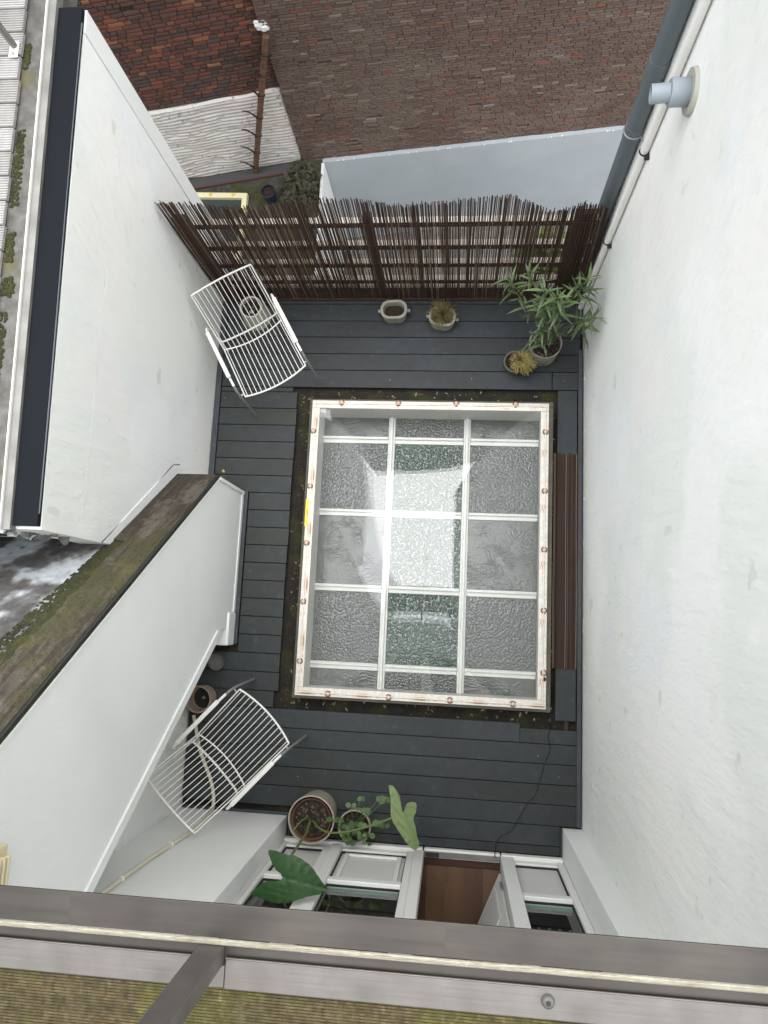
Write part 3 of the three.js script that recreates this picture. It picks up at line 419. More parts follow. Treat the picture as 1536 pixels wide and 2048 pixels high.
const straw = [[0.42, 0.33, 0.11], [0.33, 0.26, 0.08], [0.5, 0.41, 0.18], [0.27, 0.23, 0.07]], olive = [[0.17, 0.13, 0.05], [0.24, 0.19, 0.08], [0.12, 0.11, 0.035], [0.2, 0.14, 0.06]];
// oval troughs with lugs
function ovalPot(label, pos, turn) {
  const t = thing('oval_planter', label, 'planter', pos, turn, 'oval stone planters by the fence'); const a = 0.112, b = 0.082, h = 0.13, th = 0.016;
  const oval = (sx, sz, r) => { const s = new THREE.Shape(); s.moveTo(-sx + r, -sz); s.lineTo(sx - r, -sz); s.absarc(sx - r, -sz + r, r, -Math.PI / 2, 0); s.lineTo(sx, sz - r); s.absarc(sx - r, sz - r, r, 0, Math.PI / 2); s.lineTo(-sx + r, sz); s.absarc(-sx + r, sz - r, r, Math.PI / 2, Math.PI); s.lineTo(-sx, -sz + r); s.absarc(-sx + r, -sz + r, r, Math.PI, 1.5 * Math.PI); return s; };
  const sh = oval(a, b, 0.074); const ho = new THREE.Path(oval(a - th, b - th, 0.062).getPoints(8)); sh.holes.push(ho);
  const g = new THREE.ExtrudeGeometry(sh, { depth: h - 0.008, bevelEnabled: true, bevelSize: 0.004, bevelThickness: 0.004, bevelSegments: 2, curveSegments: 10 }); g.rotateX(-Math.PI / 2); g.translate(0, 0.004, 0);
  const p = g.attributes.position; for (let i = 0; i < p.count; i++) { const k = 0.86 + 0.14 * clamp(p.getY(i) / h); p.setX(i, p.getX(i) * k); p.setZ(i, p.getZ(i) * k); } g.computeVertexNormals();
  part('pot_wall', uvm(g), stonePot, t); const fl = new THREE.ExtrudeGeometry(oval(a * 0.9 - 0.004, b * 0.9 - 0.004, 0.06), { depth: 0.06, bevelEnabled: false }); fl.rotateX(-Math.PI / 2); fl.translate(0, 0.006, 0); part('soil', uvm(fl), soilM, t);
  for (const s of [-1, 1]) part('lug', rbox(s * (a + 0.012) - 0.016, s * (a + 0.012) + 0.016, h - 0.052, h - 0.028, -0.013, 0.013, 0.006), stonePot, t);
  return t;
}
ovalPot('oval stone planter with side lugs holding only bare dark soil', [-0.584, 0, -2.621], 0.03);
const op2 = ovalPot('oval stone planter with side lugs filled with dry olive grass', [-0.166, 0, -2.558], -0.12); tuft(op2, [0, 0.06, -0.01], 380, 0.15, 0.13, olive, 41, [-0.005, -0.02]);
{ // small round pot with yellow grass
  const t = thing('potted_grass', 'small round grey pot of yellow dry grass beside the oleander pot', 'potted plant', [0.456, 0, -2.163]);
  part('pot', potGeo(0.078, 0.096, 0.12, 0.015), darkPot, t); part('soil', soilDisc(0.08, 0.085), soilM, t); tuft(t, [0.03, 0.085, 0.0], 560, 0.13, 0.1, straw, 43, [0.035, 0.012]);
}
{ // round pot under the far chair
  const t = thing('plant_pot', 'round pale grey pot with dark opening under the far wire chair', 'pot', [-1.82, 0, -2.6]);
  part('pot', uvm(potGeo(0.13, 0.1, 0.22, 0.017)), whitePot, t); part('soil', soilDisc(0.084, 0.17), soilM, t); pebbles(t, 0.08, 0.17, 40, 91);
  part('stone', uvm(new THREE.DodecahedronGeometry(0.02, 1).scale(1.2, 0.7, 1)).translate(0.0, 0.18, 0.03), stonePot, t);
}
{ // empty tan pot under the stair
  const t = thing('plant_pot', 'empty tan pot with black inside below the stair enclosure edge', 'pot', [-2.02, 0, 0.725]);
  part('pot', potGeo(0.1, 0.108, 0.17, 0.013), tanPot, t); part('inside', new THREE.CylinderGeometry(0.085, 0.085, 0.004, 28).translate(0, 0.024, 0), M.black, t);
  part('drain_plug', new THREE.CylinderGeometry(0.012, 0.014, 0.01, 14).translate(0, 0.03, 0), M.wireGrey, t);
  const b = thing('bowl', 'small dark bowl on the deck in the shade of the stair enclosure', 'bowl', [-1.93, 0, 0.43]);
  part('dish', new THREE.LatheGeometry([[0, 0.003], [0.05, 0.003], [0.072, 0.05], [0.067, 0.05], [0.047, 0.01], [0, 0.01]].map((a) => new THREE.Vector2(...a)), 28), darkPot, b);
}
{ // oleander
  const t = thing('potted_oleander', 'tall leafy oleander in a weathered concrete pot near the right wall', 'potted plant', [0.69, 0, -2.281]);
  part('pot', uvm(potGeo(0.118, 0.135, 0.235, 0.012)), concPot, t); part('soil', soilDisc(0.12, 0.205), soilM, t); pebbles(t, 0.115, 0.205, 90, 17);
  const C = [[0.323, 0.95, -2.491], [0.464, 1.05, -2.481], [0.587, 1.0, -2.298], [0.668, 1.05, -2.297], [0.71, 0.95, -2.256], [0.612, 0.9, -2.273], [0.827, 1.0, -2.404], [0.883, 1.05, -2.426], [0.906, 0.9, -2.424], [0.891, 0.8, -2.229], [0.955, 0.9, -2.202], [0.935, 0.75, -2.196], [0.609, 0.6, -2.253], [0.717, 0.55, -2.256], [0.561, 0.45, -2.234], [0.641, 0.4, -2.203], [0.574, 1.1, -2.326], [0.475, 0.8, -2.344], [0.561, 0.85, -2.333], [0.371, 0.85, -2.45], [0.661, 0.7, -2.273], [0.737, 0.95, -2.322], [0.652, 0.85, -2.26]];
  const r = rngOf(19), mats = [[0.085, 0.135, 0.05], [0.11, 0.17, 0.065], [0.065, 0.105, 0.042], [0.15, 0.21, 0.085]].map((c) => phy({ color: new THREE.Color(...c), roughness: 0.5, transmission: 0.15, thickness: 0, side: THREE.DoubleSide }));
  const geos = [blade(0.115, 0.0172, 0.25, 0.4), blade(0.1, 0.016, 0.1, 0.35), blade(0.13, 0.018, 0.45, 0.3)], stemM = std({ color: new THREE.Color(0.11, 0.1, 0.05), roughness: 0.8 });
  const O = V([0.69, 0, -2.281]);
  C.forEach((c, i) => {
    const e = V(c).sub(O), b = [e.x * 0.06 + (r() - 0.5) * 0.05, 0.2, e.z * 0.06 + (r() - 0.5) * 0.05], m = [e.x * 0.42 + (r() - 0.5) * 0.03, 0.2 + (e.y - 0.2) * 0.6, e.z * 0.42];
    part('stem', tube([b, m, [e.x, e.y, e.z]], 0.0042, 14, 5), stemM, t);
    const axis = new THREE.Vector3(e.x - m[0], (e.y - m[1]) * 1.2, e.z - m[2]).normalize(), nl = i < 12 ? 12 : 8;
    for (let k = 0; k < nl; k++) {
      const f = k / nl, base = new THREE.Vector3(e.x, e.y, e.z).addScaledVector(axis, -0.15 * f), az = k * 2.399 + r(), tilt = 0.35 + 0.95 * f + 0.45 * r();
      const q = new THREE.Quaternion().setFromUnitVectors(new THREE.Vector3(0, 1, 0), axis).multiply(new THREE.Quaternion().setFromEuler(new THREE.Euler(0, az, 0))).multiply(new THREE.Quaternion().setFromEuler(new THREE.Euler(-(Math.PI / 2 - tilt), 0, 0)));
      const l = part('leaf', geos[k % 3], mats[Math.floor(r() * 3.3)], t); l.position.copy(base); l.quaternion.copy(q); l.scale.setScalar(0.8 + 0.45 * r());
      // keep clear of the wall
      const tip = new THREE.Vector3(0, 0, 0.11).multiplyScalar(l.scale.x).applyQuaternion(q).add(base); if (tip.x + 0.69 > 1.02) l.scale.multiplyScalar(Math.max(0.3, (1.02 - 0.69 - base.x) / Math.max(0.02, tip.x - base.x)));
    }
  });
}
// big shaped leaf: outline as flat points; ribs and curl from height function
function shapedLeaf(outline, lift, thick = 0) {
  const c = outline.map((p) => new THREE.Vector2(p[0], -p[2])), curve = new THREE.SplineCurve([...c, c[0]]); const pts = curve.getPoints(outline.length * 4).slice(0, -1);
  const faces = THREE.ShapeUtils.triangulateShape(pts, []); let tri = faces.map((f) => f.map((k) => [pts[k].x, -pts[k].y]));
  for (let s = 0; s < 3; s++) { const nx = []; for (const [a, b, d] of tri) { const m = (p, q) => [(p[0] + q[0]) / 2, (p[1] + q[1]) / 2], ab = m(a, b), bd = m(b, d), da = m(d, a); nx.push([a, ab, da], [ab, b, bd], [da, bd, d], [ab, bd, da]); } tri = nx; }
  const P = []; for (const t of tri) for (const p of t) P.push(p[0], lift(p[0], p[1]), p[1]);
  const g = new THREE.BufferGeometry(); g.setAttribute('position', new THREE.Float32BufferAttribute(P, 3)); const n = new Float32Array(P.length), e = 0.002;
  for (let i = 0; i < P.length; i += 3) { const x = P[i], z = P[i + 2], v = new THREE.Vector3(-(lift(x + e, z) - lift(x - e, z)) / (2 * e), 1, -(lift(x, z + e) - lift(x, z - e)) / (2 * e)).normalize(); n[i] = v.x; n[i + 1] = v.y; n[i + 2] = v.z; }
  g.setAttribute('normal', new THREE.BufferAttribute(n, 3)); return uvm(g);
}
{ // elephant ear in the big pot
  const o = [-1.02, 0, 1.545], t = thing('potted_elephant_ear', 'large elephant ear plant in a tall cream pot by the house window', 'potted plant', o);
  part('pot', uvm(potGeo(0.155, 0.178, 0.285, 0.012, 0.02)), creamPot, t); part('inner_pot', potGeo(0.12, 0.152, 0.262, 0.01).translate(0, 0.008, 0), terra, t); part('soil', soilDisc(0.138, 0.245), soilM, t); pebbles(t, 0.13, 0.245, 220, 23);
  const rel = (l) => l.map((p) => [p[0] - o[0], p[1] - o[1], p[2] - o[2]]);
  const L1 = [[-0.708, 1.3, 1.658], [-0.763, 1.3, 1.59], [-0.812, 1.3, 1.53], [-0.879, 1.3, 1.485], [-0.926, 1.3, 1.467], [-0.963, 1.3, 1.467], [-1.028, 1.3, 1.454], [-1.084, 1.3, 1.454], [-1.071, 1.3, 1.499], [-1.03, 1.3, 1.556], [-0.992, 1.3, 1.582], [-0.987, 1.3, 1.607], [-1.026, 1.3, 1.623], [-1.08, 1.3, 1.631], [-1.133, 1.3, 1.665], [-1.184, 1.3, 1.72], [-1.119, 1.3, 1.731], [-1.044, 1.3, 1.748], [-0.971, 1.3, 1.748], [-0.9, 1.3, 1.73], [-0.82, 1.3, 1.703], [-0.757, 1.3, 1.689]];
  const c0 = [-0.985 - o[0], 1.594 - o[2]], tip = [-0.708 - o[0], 1.658 - o[2]], ax = new THREE.Vector2(tip[0] - c0[0], tip[1] - c0[1]).normalize();
  const lift1 = (x, z) => { const dx = x - c0[0], dz = z - c0[1], u = dx * ax.x + dz * ax.y, v = -dx * ax.y + dz * ax.x, av = Math.abs(v); const rib = Math.cos((u * 1.2 - av * 0.55) * 95) * 0.0022 * step(0.004, 0.04, av); return 1.30 + 0.1 * av - 0.9 * av * av - 0.25 * u * u + 0.02 * Math.exp(-u * u * 60) + rib - 0.0025 * Math.exp(-v * v * 9000); };
  const leafTex = tex(512, (u, v) => { const k = F1(u, v), c = mixc([30, 62, 25], [46, 80, 36], k); return c.map((q) => q + (F3(u, v) - 0.5) * 12); }, 2);
  part('leaf', shapedLeaf(rel(L1), lift1), phy({ map: leafTex, roughness: 0.38, side: THREE.DoubleSide, clearcoat: 0.15, clearcoatRoughness: 0.5 }), t);
  const L2 = [[-0.426, 0.5, 1.207], [-0.389, 0.5, 1.214], [-0.343, 0.5, 1.277], [-0.312, 0.5, 1.386], [-0.288, 0.5, 1.329], [-0.225, 0.5, 1.329], [-0.222, 0.5, 1.389], [-0.237, 0.5, 1.43], [-0.219, 0.5, 1.489], [-0.205, 0.5, 1.557], [-0.188, 0.5, 1.605], [-0.213, 0.5, 1.642], [-0.255, 0.5, 1.62], [-0.305, 0.5, 1.555], [-0.361, 0.5, 1.479], [-0.396, 0.5, 1.411], [-0.406, 0.5, 1.301]];
  const d0 = [-0.312 - o[0], 1.386 - o[2]]; const ax2 = new THREE.Vector2(0.1, 0.24).normalize();
  const lift2 = (x, z) => { const dx = x - d0[0], dz = z - d0[1], u = dx * ax2.x + dz * ax2.y, v = -dx * ax2.y + dz * ax2.x; return 0.5 - 0.9 * Math.max(0, -v) * 0.4 + 0.5 * v * 0.5 - 0.4 * u * u + 0.003 * Math.cos((u - Math.abs(v) * 0.6) * 110) * step(0.004, 0.03, Math.abs(v)) + 0.006 * Math.exp(-v * v * 9000); };
  const pale = tex(256, (u, v) => mixc([104, 124, 78], [124, 142, 94], F1(u, v)), 2), paleM = phy({ map: pale, roughness: 0.6, side: THREE.DoubleSide, transmission: 0.1, thickness: 0 });
  part('leaf', shapedLeaf(rel(L2), lift2), paleM, t).userData.label = 'pale upturned leaf underside';
  const stemM = std({ map: tex(256, (u, v) => mixc([112, 128, 66], [70, 84, 44], step(0.45, 0.6, F3(u, v))), 4), roughness: 0.6 });
  part('petiole', tube(rel([[-1.012, 0.25, 1.56], [-0.941, 0.36, 1.575], [-0.842, 0.42, 1.585], [-0.687, 0.46, 1.55], [-0.537, 0.48, 1.495], [-0.39, 0.49, 1.43], [-0.312, 0.497, 1.386]]), 0.0075, 40, 8), stemM, t);
  part('petiole', tube(rel([[-1.03, 0.25, 1.56], [-1.01, 0.5, 1.58], [-1.005, 0.75, 1.575], [-1.004, 1.0, 1.575], [-0.99, 1.295, 1.594]]), 0.009, 40, 8), stemM, t);
  part('petiole', tube(rel([[-1.05, 0.25, 1.53], [-1.09, 0.34, 1.55], [-1.13, 0.38, 1.6]]), 0.006, 12, 6), stemM, t);
}
{ // clover-like plant in the smaller pot
  const o = [-0.7, 0, 1.605], t = thing('potted_herb', 'small pot of trailing round-leaved herb next to the cream pot', 'potted plant', o), r = rngOf(29);
  part('pot', uvm(potGeo(0.105, 0.128, 0.17, 0.014)), creamPot, t); part('soil', soilDisc(0.108, 0.135), soilM, t); pebbles(t, 0.1, 0.135, 90, 27);
  const C = [[-0.718, 0.3, 1.408], [-0.634, 0.38, 1.325], [-0.486, 0.45, 1.299], [-0.453, 0.45, 1.317], [-0.606, 0.3, 1.432], [-0.809, 0.25, 1.532], [-0.784, 0.25, 1.573], [-0.746, 0.25, 1.659], [-0.728, 0.2, 1.704], [-0.572, 0.22, 1.634], [-0.593, 0.2, 1.705], [-0.513, 0.3, 1.514], [-0.457, 0.3, 1.536], [-0.721, 0.3, 1.565], [-0.666, 0.28, 1.603], [-0.634, 0.26, 1.627], [-0.857, 0.3, 1.523], [-0.686, 0.33, 1.528], [-0.62, 0.33, 1.524], [-0.752, 0.3, 1.604]];
  const lf = (() => { const g = new THREE.CircleGeometry(0.028, 14, 0, Math.PI * 2); const p = g.attributes.position; for (let i = 0; i < p.count; i++) { const x = p.getX(i), y = p.getY(i); p.setXYZ(i, x, -0.012 * (x * x + y * y) / 0.0008 * 0.6 + 0.006 * Math.abs(x) / 0.028, y * 1.15); } g.computeVertexNormals(); return uvm(g); })();
  const mats = [[0.07, 0.14, 0.035], [0.1, 0.18, 0.05], [0.06, 0.11, 0.035]].map((c) => phy({ color: new THREE.Color(...c), roughness: 0.55, transmission: 0.15, thickness: 0, side: THREE.DoubleSide })), st = std({ color: new THREE.Color(0.14, 0.17, 0.06), roughness: 0.7 });
  for (const c of C) { const e = [c[0] - o[0], c[1], c[2] - o[2]]; part('stem', tube([[(r() - 0.5) * 0.06, 0.13, (r() - 0.5) * 0.06], [e[0] * 0.5, 0.13 + (e[1] - 0.13) * 0.75, e[2] * 0.5], e], 0.0019, 10, 5), st, t); for (let k = 0; k < 2; k++) { const l = part('leaf', lf, mats[Math.floor(r() * 3)], t), a = k * 2.1 + r(); l.position.set(e[0] + Math.cos(a) * 0.022, e[1] + (r() - 0.5) * 0.015, e[2] + Math.sin(a) * 0.022); l.rotation.set((r() - 0.5) * 0.9, r() * 6, (r() - 0.5) * 0.9); l.scale.setScalar(0.5 + 0.4 * r()); } }
}
{ // hose from deck up the wall
  const h = thing('drain_hose', 'cream hose curving across the deck and up the white corner wall', 'hose');
  part('hose', tube([[-2.1, 0.016, 0.872], [-2.07, 0.016, 0.974], [-2.038, 0.016, 1.101], [-1.978, 0.016, 1.238], [-1.916, 0.016, 1.361], [-1.881, 0.018, 1.473], [-1.858, 0.07, 1.562], [-1.82, 0.306, 1.583], [-1.816, 0.561, 1.585], [-1.868, 1.245, 1.585], [-1.885, 1.801, 1.585], [-1.9, 2.6, 1.585]], 0.0145, 120, 10), std({ color: lin(206, 200, 182), roughness: 0.55 }), h);
  for (const [x, y] of [[-1.845, 0.95], [-1.88, 1.6]]) part('clip', new THREE.TorusGeometry(0.017, 0.004, 6, 14).rotateX(Math.PI / 2).translate(x, y, 1.586), M.conduit, h);
  const c = thing('cable', 'thin black cable trailing over the deck boards to the door', 'cable');
  part('cord', tube([[0.79, -0.05, 0.76], [0.786, 0.0, 0.806], [0.786, 0.005, 0.83], [0.774, 0.005, 0.876], [0.793, 0.005, 0.961], [0.751, 0.005, 1.074], [0.715, 0.005, 1.21], [0.679, 0.005, 1.321], [0.63, 0.005, 1.373], [0.57, 0.005, 1.473], [0.509, 0.005, 1.585], [0.423, 0.005, 1.639], [0.387, 0.005, 1.7], [0.378, 0.05, 1.743], [0.372, 0.11, 1.76]], 0.0038, 140, 6), M.black, c);
  const lf = thing('fallen_leaf', 'tiny yellow fallen leaf on the soiled boards by the left wall', 'leaf', [-2.03, 0.003, -1.2], 0.8);
  part('leaf_blade', blade(0.032, 0.022, 0.1, 0.2), std({ color: lin(168, 158, 60), roughness: 0.7, side: THREE.DoubleSide }), lf);
}
// ---------------------------------------------------------------- house facade
{
  const f = thing('house_facade', 'pale grey framed windows and panels with open doorway at the deck edge', 'building');
  const zf = FZ;
  part('sill', rbox(-1.268, -0.175, 0.0, 0.06, zf - 0.035, zf + 0.1, 0.008), M.upvc, f); part('sill', rbox(0.425, 0.89, 0.0, 0.06, zf - 0.035, zf + 0.1, 0.008), M.upvc, f);
  const post = (x0, x1, d = 0) => part('frame_post', rbox(x0, x1, 0.0605, 2.35, zf - 0.015 - d, zf + 0.075, 0.006), M.upvc, f);
  post(-1.268, -1.235); post(-0.935, -0.875); post(-0.8745, -0.795, 0.012); post(-0.292, -0.24); post(-0.2395, -0.165, 0.012); post(0.418, 0.515, 0.012); post(0.84, 0.89);
  const unit = (x0, x1, nested) => {
    part('bottom_rail', rbox(x0, x1, 0.0605, 0.125, zf - 0.008, zf + 0.06, 0.006), M.upvc, f); part('middle_rail', rbox(x0, x1, 0.735, 0.80, zf - 0.02, zf + 0.06, 0.008), M.upvc, f);
    part('panel', box(x0, x1, 0.125, 0.735, zf + 0.024, zf + 0.05), M.upvcPanel, f);
    for (const [a, b, c, d] of [[x0, x0 + 0.008, 0.125, 0.735], [x1 - 0.008, x1, 0.125, 0.735], [x0 + 0.0085, x1 - 0.0085, 0.125, 0.132], [x0, x0 + 0.008, 0.80, 2.3], [x1 - 0.008, x1, 0.80, 2.3], [x0 + 0.0085, x1 - 0.0085, 0.8, 0.808]]) part('gasket', box(a, b, c, d, zf + 0.008, zf + 0.0235), M.gasket, f);
    if (nested) { for (const [a, b, c, d] of [[x0 + 0.035, x0 + 0.065, 0.16, 0.72], [x1 - 0.065, x1 - 0.035, 0.16, 0.72], [x0 + 0.0655, x1 - 0.0655, 0.16, 0.19]]) part('panel_moulding', rbox(a, b, c, d, zf + 0.006, zf + 0.023, 0.004), M.upvc, f); }
    part('glass_pane', new THREE.PlaneGeometry(x1 - x0, 1.5).translate((x0 + x1) / 2, 1.55, zf + 0.03), phy({ color: lin(200, 216, 206), transmission: 1, thickness: 0, roughness: 0.0, ior: 1.6 }), f);
  };
  unit(-1.2345, -0.9355); unit(-0.7945, -0.2925, true); unit(0.5155, 0.8395);
  part('lintel', box(-1.268, 0.89, 2.35, 2.7, zf - 0.02, zf + 0.1), M.renderSmooth, f);
  part('wall_corner', prismX([[1.606, -0.03], [1.606, 4.3], [1.95, 4.3], [1.95, -0.03]], XL + 0.001, -1.27), M.renderSmooth, f);
  part('upper_wall', box(-2.6, XR - 0.001, 2.701, 4.45, zf + 0.02, zf + 0.3), M.renderSmooth, f); part('terrace_slab', box(-4.5, XR - 0.001, 4.3, 4.45, zf + 0.301, 3.2), M.concrete, f);
  const upM = std({ map: tex(256, (u, v) => mixc([120, 110, 100], [92, 84, 78], F2(u, v)), 0.8), roughness: 0.9 });
  part('upper_wall', box(-4.5, XR - 0.001, 4.46, 7.4, 2.9, 3.2), upM, f);
  // threshold and the open door leaf
  part('threshold', rbox(-0.164, 0.417, 0.0, 0.05, zf - 0.035, zf + 0.03, 0.006), M.upvc, f);
  part('threshold_bar', rbox(-0.164, 0.417, 0.0505, 0.062, zf - 0.02, zf + 0.02, 0.003), M.trimMetal, f);
  part('latch', rbox(-0.155, -0.05, 0.0625, 0.078, zf - 0.015, zf + 0.018, 0.004), M.gasket, f);
  const d = part('door_leaf', rbox(-0.58, 0, 0.07, 2.2, 0, 0.05, 0.008), M.upvc, f); d.position.set(0.41, 0, zf + 0.09); d.rotation.y = 1.18;
  part('door_panel', rbox(-0.5, -0.08, 0.16, 0.72, -0.008, 0.0, 0.003), M.upvcPanel, d); part('handle', rbox(-0.55, -0.53, 1.0, 1.12, -0.05, -0.03, 0.006), M.wireGrey, d); part('hinge', rod([0.006, 0.3, -0.006], [0.006, 0.42, -0.006], 0.01), M.wireGrey, d);
  // room behind
  const room = std({ color: lin(150, 146, 140), roughness: 0.9 }), wood = [[116, 86, 64], [104, 76, 58], [124, 94, 72]].map((c, i) => std({ map: tex(256, (u, v) => { const k = F2(u, (v * 0.12 + i * 0.3) % 1); return mixc(c, c.map((q) => q * 0.72), k); }, 1.5), roughness: 0.5 }));
  part('room_wall', box(-2.4, 1.6, -0.1, 2.6, 4.4, 4.5), room, f); part('room_wall', box(-1.4, -1.3, -0.1, 2.6, zf + 0.1, 4.4), room, f); part('room_wall', box(1.3, 1.4, -0.1, 2.6, zf + 0.1, 4.4), room, f); part('room_ceiling', box(-1.4, 1.4, 2.45, 2.55, zf + 0.1, 4.4), room, f);
  part('floor_edge', rbox(-0.2, 0.45, -0.01, 0.035, zf + 0.035, zf + 0.085, 0.006), M.rustDark, f);
  for (let i = 0; i < 18; i++) part('floor_plank', box(-1.3 + i * 0.145, -1.3 + i * 0.145 + 0.1448, -0.02, 0.02 + (i % 3) * 0.0006, zf + 0.086, 4.4), wood[i % 3], f);
  const cu = []; for (let i = 0; i <= 40; i++) cu.push(new THREE.Vector2(0.5 + i * 0.0095, zf + 0.16 + 0.018 * Math.sin(i * 0.9)));
  const P = [], ix = []; cu.forEach((c, i) => { P.push(c.x, 0.85, c.y, c.x, 2.3, c.y); if (i) { const k = (i - 1) * 2; ix.push(k, k + 1, k + 2, k + 1, k + 3, k + 2); } }); const cg = new THREE.BufferGeometry(); cg.setAttribute('position', new THREE.Float32BufferAttribute(P, 3)); cg.setIndex(ix); cg.computeVertexNormals();
  part('curtain', cg, std({ color: lin(150, 172, 168), roughness: 0.9, side: THREE.DoubleSide }), f);
}
// ---------------------------------------------------------------- balcony edge in the foreground
{
  const b = thing('balcony_edge', 'stainless steel balcony edge with mossy ribbed planks right below the camera', 'balcony', [0, 4.6, 0], 0.0065);
  const brush = tex(512, (u, v) => 0.6 * F5((u * 0.03) % 1, v) + 0.4 * F3((u * 0.06) % 1, v), 4, false);
  const smudge = fbmOf(631, 5, 5), steel = std({ map: tex(512, (u, v) => { const k = (smudge(u, v) - 0.5) * 26 + (F5((u * 0.06) % 1, v) - 0.5) * 10; return [70 + k, 66 + k, 62 + k * 0.9]; }, 1.6), metalness: 0.75, roughness: 1, roughnessMap: tex(512, (u, v) => 0.3 + 0.28 * smudge(v, u), 1.6, false), bumpMap: brush, bumpScale: 0.00012 }), steelLight = std({ map: tex(256, (u, v) => { const k = (F2(u, v) - 0.5) * 22; return [104 + k, 100 + k, 96 + k]; }, 3), metalness: 0.5, roughness: 0.5, bumpMap: brush, bumpScale: 0.0003 });
  const worn = std({ map: tex(512, (u, v) => mixc([226, 220, 200], [150, 138, 112], step(0.5, 0.72, F3(u, v))), 4), roughness: 0.5, metalness: 0.35, bumpMap: tex(256, (u, v) => F5(u, v), 8, false), bumpScale: 0.002 });
  const x0 = -2.1, x1 = 1.03;
  part('outer_plate', rbox(x0, x1, -0.004, 0.0, 0.474, 0.5265, 0.0015), steel, b);
  part('weld_bead', rod([x0, 0.0005, 0.5315], [x1, 0.0005, 0.5315], 0.0047, 0.0047, 12), worn, b);
  part('inner_plate', rbox(x0, x1, -0.016, -0.004, 0.5365, 0.557, 0.002), steel, b);
  const segs = [[x0, -0.402], [-0.352, x1]];
  for (const [a, c] of segs) { part('plate_lip', rod([a, 0.0015, 0.5548], [c, 0.0015, 0.5548], 0.0017, 0.0017, 8), steelLight, b); part('clamp_plate', rbox(a, c, -0.01, 0.002, 0.5555, 0.601, 0.002), steelLight, b); }
  for (const x of [0.16, 0.86, -1.2]) { const bt = part('bolt', new THREE.LatheGeometry([[0, 0.008], [0.006, 0.0078], [0.0095, 0.005], [0.0105, 0]].map((a) => new THREE.Vector2(...a)), 20), steelLight, b); bt.position.set(x, 0.002, 0.5735); const so = part('socket', new THREE.CylinderGeometry(0.0042, 0.0042, 0.002, 6), M.gasket, bt); so.position.y = 0.0076; }
  const rp = thing('railing_post', 'square steel railing post rising from the balcony edge toward the camera', 'post', [0, 4.6, 0], 0.0065);
  part('post_tube', rbox(-0.3985, -0.3555, -0.003, 0.95, 0.5375, 0.5655, 0.002), steelLight, rp); part('post_foot', rbox(-0.4015, -0.3525, -0.012, 0.0015, 0.566, 0.6, 0.002), steelLight, rp);
  // mossy ribbed planks
  const wf = fbmOf(601, 6, 5), wq = fbmOf(611, 24, 4), woodT = [0, 1].map((s) => tex(1024, (u, v) => { const m = step(0.42, 0.66, wf((u + s * 0.37) % 1, v)), g = wq((u * 0.12) % 1, v); let c = mixc([84, 72, 46], [58, 51, 30], g); c = mixc(c, mixc([62, 60, 28], [90, 82, 40], wq(u, v)), m); const sp = wq(v, (u * 1) % 1); if (sp > 0.72) c = mixc(c, [36, 34, 16], (sp - 0.72) * 5); if (sp < 0.24) c = mixc(c, [176, 168, 140], (0.24 - sp) * 2.5); const gr = F5(u, v); return c.map((q) => q + (gr - 0.5) * 40); }, 2.2));
  const wm = woodT.map((t) => std({ map: t, roughness: 0.9, bumpMap: tex(512, (u, v) => 0.7 * wq(u, v) + 0.3 * F5(u, v), 2.2, false), bumpScale: 0.004 }));
  const prof = [[0, -0.028], [0, 0]]; const W = 0.142, n = 30; for (let i = 0; i < n; i++) { const a = (i + 0.1) * W / n, c = (i + 0.6) * W / n; prof.push([a, 0.0005], [c, 0.0005], [c + 0.0007, -0.0012], [(i + 0.99) * W / n, -0.0012]); } prof.push([W, 0], [W, -0.028]);
  const mq = rngOf(733), ml = []; for (let i = 0; i < 420; i++) { const c0 = Math.floor(mq() * 26), cx = -1.9 + ((c0 * 0.618) % 1) * 2.8, cz = 0.6 + ((c0 * 0.381) % 1) * 0.3; const g = new THREE.IcosahedronGeometry(0.0015 + 0.004 * mq(), 0); g.scale(1.4, 0.7, 1); g.rotateY(mq() * 3); g.translate(cx + (mq() - 0.5) * 0.06, -0.0105, cz + (mq() - 0.5) * 0.03); ml.push(colored(g, [[0.025, 0.025, 0.01], [0.08, 0.075, 0.028], [0.045, 0.045, 0.018], [0.3, 0.28, 0.2]][mq() < 0.1 ? 3 : Math.floor(mq() * 3)])); }
  const mt = part('moss_tufts', merge(ml), std({ vertexColors: true, roughness: 1 }), b); mt.userData.kind = 'stuff';
  const pg = prismX(prof, x0, x1);
  for (let i = 0; i < 6; i++) { const m = part('plank', pg, wm[i % 2], b); m.position.set(0, -0.011, 0.575 + i * 0.146); }
  for (const x of [-1.7, -0.4, 0.8]) part('bracket_beam', rbox(x - 0.03, x + 0.03, -0.16, -0.042, 0.62, 1.82, 0.004), steel, b);
}
